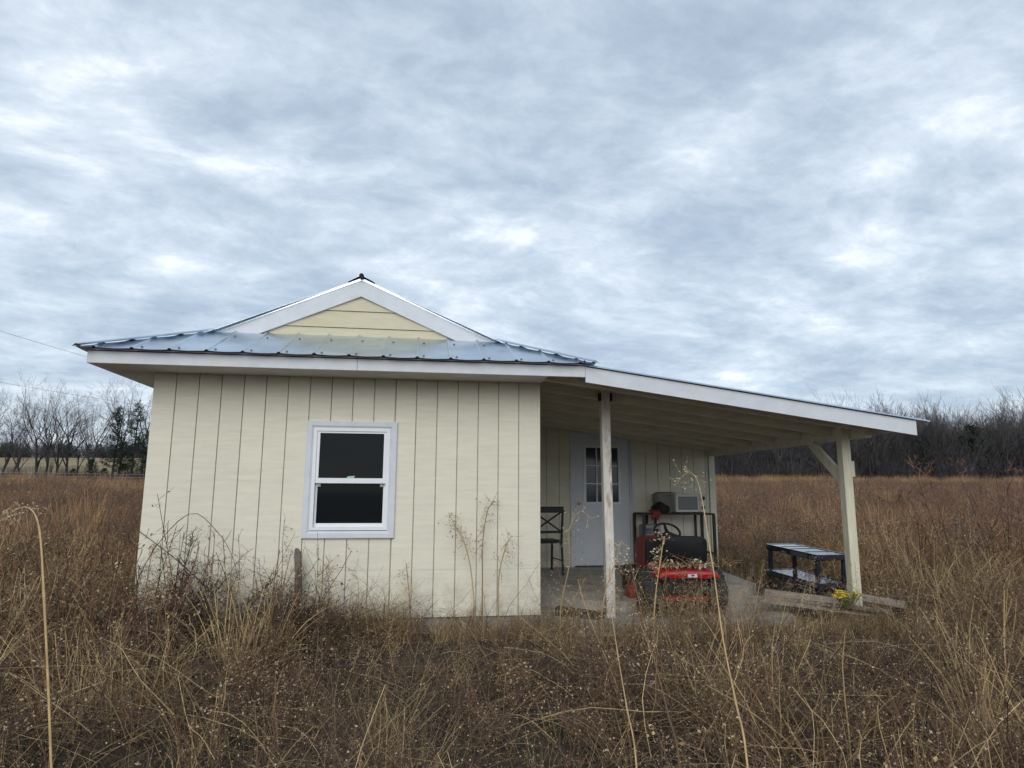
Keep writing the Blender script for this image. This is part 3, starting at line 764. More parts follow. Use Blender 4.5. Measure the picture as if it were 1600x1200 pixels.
def mower():
    t = tag(empty('riding_mower', (1.57, .37, -.10), (R(3.8), 0, R(-6))), 'red riding lawn mower with black seat seen from behind, leaves on its deck', 'lawn mower'); t.scale = (.87, .87, .87)
    # frame and rear plate
    b = MB(); b.box((-.19, -.24, .22), (.19, 1.25, .34)); fr = b.build('frame', M['black_metal'], t)
    b = MB(); b.bbox((-.25, -.275, .30), (.25, -.245, .505), .008); b.build('rear_plate', M['black_metal'], fr)
    b = MB(); b.bbox((-.27, -.30, .215), (.25, -.235, .265), .008); b.build('drawbar', M['red_dull'], fr)
    b = MB(); b.lathe([(.03, -.44), (.04, -.42), (.04, .42), (.03, .44)], 'x', 10, c=(0, 0, .24)); b.build('rear_axle', M['black_metal'], fr)
    b = MB(); b.bbox((-.13, -.2, .12), (.13, .12, .24), .02); b.build('transaxle', M['black_metal'], fr)
    # fender deck: loft of stamped cross sections along y
    secs = []
    xs = np.linspace(-1, 1, 25)
    def sec(y, w_, drop, top):
        up = []
        for u in xs:
            a = abs(u); z = top - .02*a**2 - drop*max(0, (a-.86)/.14)**1.6
            up.append((u*w_*.86, y, z))
        dn = [(x, y, z-.014) for x, _, z in reversed(up)]
        return up+dn
    b = MB()
    rows = [(-.375, .39, .03, .535), (-.388, .40, .035, .555), (-.375, .41, .04, .572), (-.34, .42, .05, .58), (-.2, .43, .085, .585), (.1, .43, .10, .585), (.28, .42, .13, .57), (.36, .40, .16, .52), (.40, .38, .20, .42)]
    b.loft([sec(*r) for r in rows]); fd = b.build('fender', M['red'], t, smooth='auto')
    # rear skirt of the fender, rounded ends
    sk = MB(); rr = []
    for u in np.linspace(-1, 1, 33):
        a = abs(u); x = .352*math.copysign(min(1, a), u); y = -.392+.10*max(0, (a-.72)/.28)**2
        zt_, zb_ = .566-.04*a**4, .492+.03*a**3
        rr.append([(x, y, zt_), (x, y-.012, (zt_+zb_)/2+.01), (x, y-.004, zb_), (x, y+.010, zb_+.002), (x, y+.010, zt_)])
    sk.loft(rr); sk.build('rear_skirt', M['red'], fd, smooth='auto')
    b = MB(); b.box((-.03, -.412, .508), (.08, -.4045, .546)); lb = b.build('sticker', M['label'], fd)
    b = MB(); b.box((.01, -.4145, .522), (.045, -.4122, .541)); b.build('sticker_print', M['decal_dark'], fd)
    # seat
    st = empty('seat', (0, .02, .59)); st.parent = t
    bm_ = MB()
    rings = []
    for z, k in ((0, .9), (.03, 1), (.075, 1), (.105, .93)):
        rings.append([(math.copysign(abs(math.cos(a))**.45, math.cos(a))*.235*k, .02+math.copysign(abs(math.sin(a))**.45, math.sin(a))*.21*k, z) for a in np.linspace(0, 2*math.pi, 24, endpoint=False)])
    bm_.loft(rings)
    bpy.data.objects.remove(st)
    for i in range(len(bm_.v)): x, y, z = bm_.v[i]; bm_.v[i] = (x, y+.04, z+.60)
    seat = bm_.build('seat', M['seat_vinyl'], t, smooth='auto')
    bk = MB(); rings = []
    for y, k in ((-.255, .90), (-.245, .985), (-.215, 1.), (-.17, .99), (-.14, .93)):
        rings.append([(math.copysign(abs(math.cos(a))**.38, math.cos(a))*.255*k, y-.16*(.14+.15*math.sin(a))*.6, .785+math.copysign(abs(math.sin(a))**.38, math.sin(a))*.165*k) for a in np.linspace(0, 2*math.pi, 32, endpoint=False)])
    bk.loft(rings); bk.build('backrest', M['seat_vinyl'], seat, smooth='auto')
    # steering wheel
    b = MB(); cw = Vector((0, .56, .90)); tl = R(33)
    ring = [cw+Vector((.165*math.cos(a), .165*math.sin(a)*math.cos(tl), -.165*math.sin(a)*-math.sin(tl))) for a in np.linspace(0, 2*math.pi, 28)]
    b.tube(ring, .015, 7, cap=False); sw = b.build('steering_wheel', M['black_plastic'], t, smooth='auto')
    for a in (R(90), R(215), R(325)):
        s = MB(); s.tube([cw+Vector((0, .005, -.015)), cw+Vector((.16*math.cos(a), .16*math.sin(a)*math.cos(tl), .16*math.sin(a)*math.sin(tl)))], [.026, .014], 6); s.build('spoke', M['black_plastic'], sw)
    s = MB(); s.tube([cw+Vector((0, .0, .0)), cw+Vector((0, .22, -.32))], [.03, .035], 8); s.build('steering_column', M['black_plastic'], t)
    # dashboard and hood
    b = MB(); b.loft([[(-.24, .72, .38), (.24, .72, .38), (.24, .80, .38), (-.24, .80, .38)], [(-.235, .70, .70), (.235, .70, .70), (.235, .80, .74), (-.235, .80, .74)], [(-.22, .71, .80), (.22, .71, .76), (.22, .80, .77), (-.22, .80, .77)]])
    b.build('dashboard', M['black_plastic'], t, smooth='auto')
    def hs(y, w_, top, bot): return [(-w_, y, bot), (-w_, y, top-.09), (-w_*.86, y, top-.02), (-w_*.5, y, top), (w_*.5, y, top), (w_*.86, y, top-.02), (w_, y, top-.09), (w_, y, bot)]
    b = MB(); b.loft([hs(.803, .245, .80, .38), hs(1.0, .25, .79, .36), hs(1.3, .245, .76, .34), hs(1.5, .22, .70, .34), hs(1.58, .16, .62, .36)]); hd = b.build('hood', M['red_dull'], t, smooth='auto')
    for s_ in (-1, 1):
        b = MB(); b.bbox((s_*.11-.05, 1.555, .52), (s_*.11+.05, 1.60, .58), .008); b.build('headlight', M['label'], hd)
        b = MB(); b.tube([(s_*.11, .5, .30), (s_*.40, .5, .30)], .02, 6); b.bbox((s_*.30-.1, .40, .275), (s_*.30+.1, .80, .295), .005); b.build('footrest', M['black_metal'], t)
        wheel('rear_wheel', t, (s_*.385, 0, .262), .262, .225, .11, True)
        wheel('front_wheel', t, (s_*.36, 1.22, .19), .19, .15, .08, False)
    b = MB(); b.tube([(-.36, 1.22, .2), (.36, 1.22, .2)], .025, 6); b.build('front_axle', M['black_metal'], t)
    # cutting deck
    b = MB(); rg = []
    for z, k in ((.09, 1.0), (.17, 1.0), (.195, .96), (.205, .8)):
        rg.append([(math.copysign(abs(math.cos(a))**.6, math.cos(a))*.53*k, .62+math.copysign(abs(math.sin(a))**.6, math.sin(a))*.33*k, z) for a in np.linspace(0, 2*math.pi, 28, endpoint=False)])
    b.loft(rg); b.build('cutting_deck', M['red'], t, smooth='auto')
    return t
mow = mower()
# dead leaves and vine on the fender
def leaves():
    mb = MB(); rs = random.Random(5)
    base = mow.matrix_basis.copy()
    mw = Matrix.LocRotScale(mow.location, mow.rotation_euler.to_quaternion(), mow.scale)
    for i in range(520):
        x = rs.gauss(.04, .19); y = -.22+rs.gauss(0, .09); 
        if abs(x) > .40 or y < -.37 or y > .0: continue
        z = .60+abs(rs.gauss(0, .05))*(1-min(1, abs(x)/.45))
        p = mw @ Vector((x, y, z)); s_ = rs.uniform(.01, .03)
        rot = Euler((rs.uniform(-1.2, 1.2), rs.uniform(-1.2, 1.2), rs.uniform(0, 6.3))).to_matrix()
        pts = [p+rot @ Vector(q)*s_ for q in ((-1, 0, 0), (0, -.5, .12), (1, 0, 0), (0, .5, .12))]
        mb.add(pts, [(0, 1, 2), (0, 2, 3)], i % 2)
    for i in range(60):
        x = rs.gauss(.05, .2); p = mw @ Vector((x, -.22+rs.gauss(0, .07), .60)); d = Vector((rs.gauss(0, .12), rs.gauss(0, .05), rs.uniform(.02, .12)))
        mb.tube([p, p+d*.5+Vector((0, 0, .02)), p+d], [.003, .0025, .002], 3, 2)
    o = mb.build('dead_leaves', [M['leaf_dead'], M['seed'], M['stem_mid']]); o['kind'] = 'stuff'
    tag(o, 'dry leaves and vine bits piled on the red mower fender', 'leaf litter')
leaves()

# ------------------------------------------------------------------ utility cart
def cart():
    t = tag(empty('utility_cart', (3.98, 1.98, -.17), (R(3.2), 0, R(6))), 'black two-tier plastic utility cart standing in weeds behind the right porch post', 'cart')
    L_, W_ = .525, .235; top = .585
    def tray(name, z, m_):
        b = MB(); h = .075
        b.bbox((-W_, -L_, z-h), (W_, L_, z-.006), .006)
        e = .02
        b.box((-W_, -L_, z-.0055), (-W_+e, L_, z)); b.box((W_-e, -L_, z-.0055), (W_, L_, z)); b.box((-W_+e, -L_, z-.0055), (W_-e, -L_+e, z-.0005)); b.box((-W_+e, L_-e, z-.0055), (W_-e, L_, z-.0005))
        return b.build(name, M['cart_plastic'], t)
    tp = tray('top_tray', top, 'cart_plastic'); tray('lower_shelf', .235, 'cart_plastic')
    for y, wd in ((-.22, .02), (.06, .02), (.28, .05)):
        b = MB(); b.box((-W_+.036, y-wd/2, top-.0055), (W_-.036, y+wd/2, top-.001)); b.build('divider', M['cart_plastic'], tp)
    for sx in (-1, 1):
        for sy in (-1, 1):
            b = MB(); b.bbox((sx*(W_-.04)-.024, sy*(L_-.05)-.028, .236), (sx*(W_-.04)+.024, sy*(L_-.05)+.028, top-.0755), .01)
            b.bbox((sx*(W_-.04)-.024, sy*(L_-.05)-.028, .06), (sx*(W_-.04)+.024, sy*(L_-.05)+.028, .159), .01); lg = b.build('leg', M['cart_leg'], t)
            c = MB(); c.lathe([(.02, -.015), (.04, -.012), (.042, 0), (.04, .012), (.02, .015)], 'x', 12, c=(sx*(W_-.04), sy*(L_-.05), .03)); c.build('caster', M['black_plastic'], lg)
cart()
# boards by the post ------------------------------------------------------
def loose_board(loc, rot, size, m_, label, cat='board', name='loose_board'):
    b = MB(); b.bbox((-size[0]/2, -size[1]/2, 0), (size[0]/2, size[1]/2, size[2]), .004)
    return tag(b.build(name, M[m_]), label, cat), loc, rot
def put(r):
    o, loc, rot = r; o.location = loc; o.rotation_euler = rot
put(loose_board((3.12, .40, -.02), (R(9), R(4), R(-30)), (1.05, .48, .016), 'ply', 'weathered plywood sheet lying before the black cart'))
put(loose_board((3.64, .22, .03), (R(10), R(6), R(-42)), (.62, .20, .02), 'ply', 'pale plank lying past the foot of the right porch post'))
put(loose_board((3.22, .20, -.03), (R(-2), R(2), R(-38)), (1.0, .14, .03), 'old_wood', 'grey plank lying under the plywood near the yellow flowers'))
put(loose_board((.50, .43, -.13), (R(4), R(3), R(-32)), (.50, .10, .085), 'dark_wood', 'dark rotten timber block lying on the apron near the cabin corner', 'timber'))
def flowers():
    t = tag(empty('flower_bunch', (3.25, .06, .06)), 'bunch of bright yellow flowers lying at the foot of the right post', 'flowers')
    rs = random.Random(2)
    st = MB(); 
    for i in range(26):
        p = Vector((rs.uniform(-.16, .15), rs.uniform(-.07, .07), rs.uniform(.0, .08)))
        st.tube([(p.x*.4, p.y*.4, -.08), (p.x*.8, p.y*.8, p.z*.4), p], .004, 4)
        b = MB()
        for k in range(7):
            a = k*2*math.pi/7+rs.random(); r_ = rs.uniform(.032, .046)
            tx = rs.uniform(-.3, .3)
            q = [p, p+Vector((math.cos(a-.4)*r_*.7, math.sin(a-.4)*r_*.7, r_*.35)), p+Vector((math.cos(a)*r_, math.sin(a)*r_, r_*(.3+tx))), p+Vector((math.cos(a+.4)*r_*.7, math.sin(a+.4)*r_*.7, r_*.35))]
            b.add(q, [(0, 1, 2, 3)])
        b.lathe([(.004, p.z), (.012, p.z+.012), (.009, p.z+.02)], 'z', 6, c=(p.x, p.y, 0))
        b.build('bloom', M['yellow'], t)
    for i in range(16):
        p = Vector((rs.uniform(-.13, .14), rs.uniform(-.08, .08), rs.uniform(0, .08))); d = Vector((rs.gauss(0, .04), rs.gauss(0, .04), .02))
        st.add([p, p+d*.5+Vector((.008, .008, .01)), p+d, p+d*.5-Vector((.008, .008, 0))], [(0, 1, 2, 3)])
    st.build('foliage', M['leafgreen'], t)
flowers()

# wooden stake -----------------------------------------------------------
b = MB(); b.loft([[(-2.235+ox+.032*math.cos(a)*k, -.11+oy+.032*math.sin(a)*k, z) for a in np.arange(8)*math.pi/4] for z, k, ox, oy in ((-.4, 1.15, .02, .03), (.2, 1.1, .012, .01), (.45, 1.0, 0, 0), (.56, 1.05, -.008, -.012), (.61, .8, -.014, -.018), (.635, .45, -.02, -.02))])
tag(b.build('wooden_stake', M['old_wood'], smooth='auto'), 'weathered grey wooden stake standing in weeds below the window', 'stake')
# ------------------------------------------------------------------ trees
def ribbon(mb, pts, w0, w1, mi=0, face=None):
    """flat tapering strip along points"""
    n = len(pts); vs = []
    a = random.uniform(0, 2*math.pi) if face is None else face
    side = Vector((math.cos(a), math.sin(a), random.uniform(-.5, .5))).normalized()
    for i, p in enumerate(pts):
        t = i/(n-1); w_ = (w0*(1-t)+w1*t)*.5
        p = Vector(p); vs += [p-side*w_, p+side*w_]
    mb.add(vs, [(2*i, 2*i+1, 2*i+3, 2*i+2) for i in range(n-1)], mi)
def bent(p, d, L, n, curl, grav=0.0):
    """points of a stem that wanders and droops"""
    p = Vector(p); d = Vector(d).normalized(); out = [p.copy()]
    for i in range(n):
        d = (d + Vector((random.gauss(0, curl), random.gauss(0, curl), random.gauss(0, curl)*.5-grav))).normalized()
        p = p + d*(L/n); out.append(p.copy())
    return out
def make_bare_tree(h, spread, seed, lean=0., fork=.35, twig_r=.011, depth=5, label='', cat='tree', group=None):
    random.seed(seed)
    tk, cr = MB(), MB()
    def branch(p, d, L, r, lev):
        n = 4 if lev < 2 else 3
        pts = bent(p, d, L, n, .03 if lev == 0 else .07+.02*lev, -.045 if lev else -.02)
        r1 = r*.62 if lev else r*.55
        rr = [r*(1-i/n)+r1*i/n for i in range(n+1)]
        if lev <= 1: tk.tube(pts, rr, 6 if lev == 0 else 5, cap=False)
        elif lev <= 2: cr.tube(pts, rr, 4, cap=False)
        else: cr.tube([pts[0], pts[len(pts)//2], pts[-1]], [rr[0], rr[len(rr)//2], rr[-1]*.7], 3, cap=False)
        if lev >= depth: return
        nc = (random.randint(5, 7) if lev == 0 else random.randint(3, 4))
        for k in range(nc):
            t = random.uniform(fork if lev == 0 else .25, 1.0) if k else 1.0
            i = min(int(t*n), n-1); f = t*n-i
            q = pts[i].lerp(pts[i+1], f); dd = (pts[i+1]-pts[i]).normalized()
            ax = Vector((random.gauss(0, 1), random.gauss(0, 1), random.gauss(0, .35))); ax = (ax-dd*ax.dot(dd)).normalized()
            an = random.uniform(.35, .8)*spread if k else random.uniform(.1, .3)
            nd = dd*math.cos(an)+ax*math.sin(an)
            branch(q, nd, L*random.uniform(.5, .72)*(1.0 if k else 1.1), max(twig_r*.6, (rr[i]*(1-f)+rr[i+1]*f)*random.uniform(.56, .72)), lev+1)
    branch((0, 0, -.3), (lean, 0, 1), h*.55, h*.0165, 0)
    t = empty('bare_tree')
    tk.build('trunk', M['bark'], t); cr.build('crown', M['twig'], t)
    return t
def make_pine(h, seed):
    random.seed(seed); t = empty('pine_tree'); tk = MB(); cr = MB()
    tk.tube(bent((0, 0, -.3), (0, 0, 1), h*1.0, 6, .02), [h*.018*(1-i/6.6) for i in range(7)], 6, cap=False)
    z = h*.16
    while z < h*.99:
        f = (z-h*.16)/(h*.83); rad = h*.21*(1-f)**.75*(.75+.5*random.random()) + .15
        for k in range(random.randint(4, 6)):
            if random.random() < .12: continue
            a = random.uniform(0, 6.283); L = rad*random.uniform(.55, 1.15)
            pts = bent((0, 0, z+random.uniform(-.15, .15)), (math.cos(a), math.sin(a), .25), L, 3, .1, -.03)
            tk.tube(pts, [.04, .03, .02, .01], 3, cap=False)
            nb = int(5+L*7)
            for q in range(nb):
                tt = random.uniform(.3, 1.05); i = min(int(tt*3), 2); p = pts[i].lerp(pts[i+1], min(1.2, tt*3-i))
                p = p+Vector((random.gauss(0, .16), random.gauss(0, .16), random.gauss(0, .12)))
                for s_ in range(5):
                    d = Vector((random.gauss(0, 1)+math.cos(a)*.7, random.gauss(0, 1)+math.sin(a)*.7, random.gauss(.5, .8))).normalized()
                    ribbon(cr, [p, p+d*random.uniform(.14, .3)], .05, .02)
        z += h*.028+random.random()*h*.02
    tk.build('trunk', M['bark'], t); cr.build('crown', M['needle'], t); return t
def ground_at(px_x, D):
    """ground point at forward distance D in the direction that the photo shows at column px_x"""
    l = (px_x-800)/F_PX*D*1.0
    x = CAM.x+SY*D+CY*l; y = CAM.y+CY*D-SY*l
    return Vector((x, y, float(terrain(x, y))))

# left row of trees behind the wire fence (columns measured in the photograph)
KINDS = [make_bare_tree(10.5, 1.0, 21, 0.0, .30), make_bare_tree(10.2, .85, 5, .12, .35), make_bare_tree(10.8, .9, 33, -.03, .28), make_bare_tree(8.6, .8, 47, .22, .4)]
LEFT = [(66, 74, 2, 1.02, 0.3, 'tallest bare tree in the left tree row with a broad fan-shaped crown'),
        (8, 76, 3, 1.10, 0.0, 'leaning bare tree at the far left edge of the field tree row'),
        (24, 73, 3, 1.0, .5, 'second leaning bare tree from the left edge, thin trunk'),
        (79, 77, 1, .95, 2.1, 'slender bare tree just right of the tallest tree in the left row'),
        (98, 75, 1, .98, 4.0, 'thin bare tree left of the forked one in the left tree row'),
        (111, 74, 0, .98, 1.1, 'dark thick-trunked bare tree in the middle of the left tree row'),
        (146, 74, 2, .95, 3.3, 'spreading forked bare tree just left of the green pines'),
        (192, 82, 0, 1.16, 5.2, 'bare tree whose crown rises behind the two pines'),
        (229, 80, 2, 1.05, .8, 'bare tree half hidden behind the cabin left corner'),
        (-22, 75, 0, 1.0, 1.9, 'bare tree at the outer end of the left tree row'), (-60, 74, 1, 1.0, 0.2, 'bare tree beyond the outer end of the left tree row'),
        (42, 79, 3, .72, 3.9, 'short crooked bare tree left of the tallest tree'), (128, 79, 1, .74, 5.5, 'small bare tree behind the thick-trunked one'),
        (90, 72, 3, .45, 2.8, 'low slanting sapling right of the tallest left tree'),]
used_k = set()
for px, D, k, s_, rz, lab in LEFT:
    o = KINDS[k] if k not in used_k else copy_tree(KINDS[k]); used_k.add(k)
    o.location = ground_at(px, D); o.rotation_euler = (0, 0, rz); s_ *= .86; o.scale = (s_, s_, s_)
    tag(o, lab, 'tree', 'bare trees along the field edge on the left')
p0 = make_pine(8.4, 3); p1 = make_pine(8.9, 9)
for o, px, lab in ((p0, 182, 'dense green pine left of the two in the left tree row'), (p1, 212, 'thinner green pine beside the cabin left wall')):
    o.location = ground_at(px, 72); tag(o, lab, 'pine tree', 'pines in the left tree row')
p2 = copy_tree(p0); p2.location = ground_at(232, 75); p2.scale = (.7, .7, .7); tag(p2, 'smaller pine mostly hidden behind the cabin left edge', 'pine tree', 'pines in the left tree row')
def make_cedar(h, seed):
    random.seed(seed); t = empty('cedar_shrub'); cr = MB(); tk = MB()
    tk.tube([(0, 0, -.2), (0, 0, h*.8)], [.08, .02], 5)
    for i in range(900):
        z = random.random()**1.3*h; r = (1-z/h)**.6*h*.42*math.sqrt(random.random()); a = random.uniform(0, 6.283)
        p = Vector((math.cos(a)*r, math.sin(a)*r, z)); d = Vector((math.cos(a), math.sin(a), .9)).normalized()
        ribbon(cr, [p, p+d*random.uniform(.12, .3)], .09, .03)
    tk.build('trunk', M['bark'], t); cr.build('crown', M['needle'], t); return t
cz = make_cedar(2.6, 4); cz.location = ground_at(149, 71); tag(cz, 'low dark rounded cedar shrub at the foot of the forked bare tree', 'shrub', 'evergreen shrubs in the left tree row')
for px, D, s_, lab in ((170, 71.5, .8, 'low dark evergreen shrub under the left pine'), (200, 72.5, 1.0, 'low dark evergreen shrub between the two pines'), (122, 73, .75, 'small evergreen shrub right of the thick-trunked bare tree')):
    q = copy_tree(cz); q.location = ground_at(px, D); q.scale = (s_, s_, s_*.8); tag(q, lab, 'shrub', 'evergreen shrubs in the left tree row')

# ------------------------------------------------------------------ scattering (stuff only)
def scatter(name, protos, pts, rots, scales, idx, label, cat):
    """one 'stuff' object: points that carry rotation, scale and kind; geometry nodes set a plant on each"""
    col = bpy.data.collections.new(name+' kinds')
    for i, (mb, mats) in enumerate(protos):
        me = bpy.data.meshes.new('plant_%02d' % i); me.from_pydata(mb.v, [], mb.f)
        for m_ in mats: me.materials.append(m_)
        me.polygons.foreach_set('material_index', mb.m)
        ob = bpy.data.objects.new('%s_%02d' % (name, i), me); col.objects.link(ob)
    me = bpy.data.meshes.new(name); me.from_pydata([tuple(p) for p in pts], [], [])
    n = len(pts)
    for nm, tp, arr in (('rot', 'FLOAT_VECTOR', rots), ('scl', 'FLOAT', scales), ('kind', 'INT', idx)):
        at = me.attributes.new(nm, tp, 'POINT')
        at.data.foreach_set('vector' if tp == 'FLOAT_VECTOR' else 'value', np.asarray(arr).ravel().astype(np.int32 if tp == 'INT' else np.float32))
    o = bpy.data.objects.new(name, me); C.objects.link(o)
    ng = bpy.data.node_groups.new(name, 'GeometryNodeTree')
    ng.interface.new_socket('Geometry', in_out='INPUT', socket_type='NodeSocketGeometry'); ng.interface.new_socket('Geometry', in_out='OUTPUT', socket_type='NodeSocketGeometry')
    N = ng.nodes.new; L = ng.links.new
    gi, go = N('NodeGroupInput'), N('NodeGroupOutput'); ip = N('GeometryNodeInstanceOnPoints'); ci = N('GeometryNodeCollectionInfo')
    ci.inputs['Collection'].default_value = col; ci.inputs['Separate Children'].default_value = True; ci.inputs['Reset Children'].default_value = True
    def attr(nm, tp):
        a = N('GeometryNodeInputNamedAttribute'); a.data_type = tp; a.inputs['Name'].default_value = nm; return a.outputs['Attribute']
    e2r = N('FunctionNodeEulerToRotation'); L(attr('rot', 'FLOAT_VECTOR'), e2r.inputs[0])
    L(gi.outputs[0], ip.inputs['Points']); L(ci.outputs[0], ip.inputs['Instance']); ip.inputs['Pick Instance'].default_value = True
    L(attr('kind', 'INT'), ip.inputs['Instance Index']); L(e2r.outputs[0], ip.inputs['Rotation']); L(attr('scl', 'FLOAT'), ip.inputs['Scale'])
    L(ip.outputs[0], go.inputs[0])
    md = o.modifiers.new('scatter', 'NODES'); md.node_group = ng
    o['kind'] = 'stuff'; o['label'] = label; o['category'] = cat
    return o
# plant kinds. material slots: 0 dark twig, 1 mid stem, 2 straw, 3 seed, 4 green, 5 orange, 6 red twig
PM = [M['stem_dark'], M['stem_mid'], M['straw'], M['seed'], M['green_grass'], M['orange_straw'], M['stem_red']]
def dot(mb, p, s_, mi=3):
    d1 = Vector((random.gauss(0, 1), random.gauss(0, 1), random.gauss(0, 1))).normalized(); d2 = d1.orthogonal().normalized()
    d1 = d1*s_; d2 = d2*s_*.6; p = Vector(p)
    mb.add([p-d1, p-d2, p+d1, p+d2], [(0, 1, 2, 3)], mi)
def twiggy(h, r, nst, nbr, mi, seed_p, w_=.0035, upright=.35, seed=1, seed_s=.0042):
    """dead aster / goldenrod: upright stems with many fine side twigs and pale seed fluff"""
    random.seed(seed); mb = MB()
    for s_ in range(nst):
        a = random.uniform(0, 6.283); b = (random.gauss(0, r*.4), random.gauss(0, r*.4), -.02)
        hh = h*random.uniform(.6, 1.1)
        pts = bent(b, (math.cos(a)*upright*random.random()*1.6, math.sin(a)*upright*random.random()*1.6, 1), hh, 5, .09, .02)
        m0 = mi if random.random() < .75 else 1
        ribbon(mb, pts, w_*1.2, w_*.6, m0)
        for k in range(nbr):
            t = random.uniform(.25, 1.); i = min(int(t*5), 4); p = pts[i].lerp(pts[i+1], t*5-i)
            a2 = random.uniform(0, 6.283); L = hh*random.uniform(.10, .30)*(1.25-t*.6)
            q = bent(p, (math.cos(a2), math.sin(a2), random.uniform(.1, 1.1)), L, 3, .22, .06)
            ribbon(mb, q, w_*.65, w_*.4, m0)
            for z in range(2):
                j = random.randint(0, 2); p2 = q[j].lerp(q[j+1], random.random())
                q2 = bent(p2, (random.gauss(0, 1), random.gauss(0, 1), random.uniform(-.2, 1)), L*random.uniform(.25, .55), 2, .3)
                ribbon(mb, q2, w_*.5, w_*.35, m0)
                if random.random() < seed_p: dot(mb, q2[-1], seed_s*random.uniform(.6, 1.5), 3)
            if random.random() < seed_p: dot(mb, q[-1], seed_s*random.uniform(.6, 1.6), 3)
            if seed_s < .01:
                for z in range(2):      # curled dead leaves still hanging on
                    if random.random() < .6: dot(mb, q[random.randint(0, 3)], random.uniform(.004, .011), random.choice((1, 1, 2, 2, 0, 3)))
    return mb, PM
def grass(h, r, n, mi, seed, w_=.005, lean=.5, grav=.10, alt=None):
    random.seed(seed); mb = MB()
    for k in range(n):
        a = random.uniform(0, 6.283); rr = r*math.sqrt(random.random())
        b = (math.cos(a)*rr, math.sin(a)*rr, -.02); a = a+random.gauss(0, .8)
        pts = bent(b, (math.cos(a)*lean*random.random(), math.sin(a)*lean*random.random(), 1), h*random.uniform(.45, 1.1), 5, .06, grav*random.uniform(.3, 1.7))
        ribbon(mb, pts, w_, w_*.3, alt if alt is not None and random.random() < .35 else mi)
    return mb, PM
def tangle(h, r, n, seed, w_=.0032):
    """fallen and bent stems criss-crossing"""
    random.seed(seed); mb = MB()
    for k in range(n):
        a = random.uniform(0, 6.283); rr = r*math.sqrt(random.random())
        b = (math.cos(a)*rr, math.sin(a)*rr, random.uniform(0, h*.6)); a = random.uniform(0, 6.283)
        pts = bent(b, (math.cos(a), math.sin(a), random.uniform(-.1, 1.0)), random.uniform(.35, .9)*r*2.2, 6, .16, .09)
        ribbon(mb, pts, w_*random.uniform(.7, 1.3), w_*.5, random.choice((0, 0, 0, 1, 1, 6, 2)))
        if random.random() < .2:
            for j in range(3): dot(mb, pts[-1-j % 2]+Vector((random.gauss(0, .012),)*3), .005, 3)
    return mb, PM
def panicle(h, n, seed):
    """nodding straw stems with loose pale spikelets"""
    random.seed(seed); mb = MB()
    for k in range(n):
        a = random.uniform(0, 6.283)
        pts = bent((random.gauss(0, .06), random.gauss(0, .06), -.02), (math.cos(a)*.3, math.sin(a)*.3, 1), h*random.uniform(.75, 1.1), 8, .05, .035)
        ribbon(mb, pts, .0042, .002, 2)
        for j in range(18):
            t = random.uniform(5.0, 8); i = min(int(t), 7); p = pts[i].lerp(pts[i+1], t-i)
            q = bent(p, (math.cos(a)+random.gauss(0, .5), math.sin(a)+random.gauss(0, .5), random.uniform(-.5, .6)), random.uniform(.03, .09), 2, .2, .15)
            ribbon(mb, q, .0018, .0014, 2)
            for u in (1, 2): dot(mb, q[u], .0046, 3)
    return mb, PM
PL = [twiggy(.62, .20, 8, 11, 0, .30, .0052, seed=1), twiggy(.75, .22, 7, 12, 1, .45, .0052, seed=2), twiggy(.55, .2, 9, 10, 6, .25, .0052, seed=3), twiggy(.7, .2, 7, 11, 0, .12, .0055, seed=4),
      tangle(.42, .36, 62, 5, .0040), tangle(.52, .46, 62, 6, .0040),
      grass(.55, .14, 46, 2, 7, .0065, .7, .16, alt=1), grass(.34, .2, 80, 4, 8, .006, .8, .12, alt=2), panicle(.95, 5, 9), grass(.85, .14, 60, 5, 10, .004, .3, .04, alt=2),
      twiggy(.85, .22, 6, 12, 6, .3, .0052, seed=11), grass(.6, .10, 34, 2, 12, .007, .35, .10)]
PL2 = [twiggy(.85, .10, 3, 12, 1, .8, seed=51, w_=.004, seed_s=.006), twiggy(.8, .10, 3, 12, 2, .8, seed=52, w_=.004, seed_s=.006), twiggy(.95, .12, 3, 14, 1, .5, seed=53), panicle(.9, 3, 54)]
# far kinds: coarser, wider strips for plants seen from 15-130 m
FAR = [twiggy(1.0, .5, 22, 7, 6, .35, w_=.011, seed=21, seed_s=.011), twiggy(1.05, .5, 22, 7, 0, .3, w_=.011, seed=22, seed_s=.011), twiggy(.9, .5, 22, 7, 6, .15, w_=.012, seed=23),
       grass(1.15, .35, 60, 5, 24, .013, .35, .03, alt=2), grass(.9, .4, 60, 2, 25, .012, .5, .06, alt=1)]

def noise2(x, y, s_, o=0.0):
    return np.array([mnoise.noise(Vector((a*s_+o, b*s_-o, o*.37))) for a, b in zip(x, y)])
def keep_out(x, y, pad=0.0):
    """True where no plant may stand: cabin, slab, path of the mower, around the camera"""
    k = (x > WX-.12-pad) & (x < .02+pad) & (y > -.10-pad) & (y < HB+.1)
    k |= (x > -.1) & (x < RX+.1) & (y > YB-.2) & (y < HB+.2)
    slab = (x > -.05) & (x < 3.2) & (y > -.22+.16*np.sin(x*5.1)+.1*np.sin(x*13.)) & (y < YB)
    slab &= ~((x > 2.35+.33*np.maximum(y, 0)+.25) & (y < 3.0))
    k |= slab
    k |= (np.abs(x-3.98) < .42) & (np.abs(y-1.98) < .62)
    k |= (x > 2.55) & (x < 4.0) & (y > .03) & (y < .75)
    k |= (x > 3.05) & (x < 4.3) & (y > .6) & (y < 2.75)
    d, l = fwd_lat(x, y)
    k |= (np.hypot(x-CAM.x, y-CAM.y) < .95) | ((d > 0) & (d < 1.45) & (np.abs(l) < .3+d*.9))
    return k
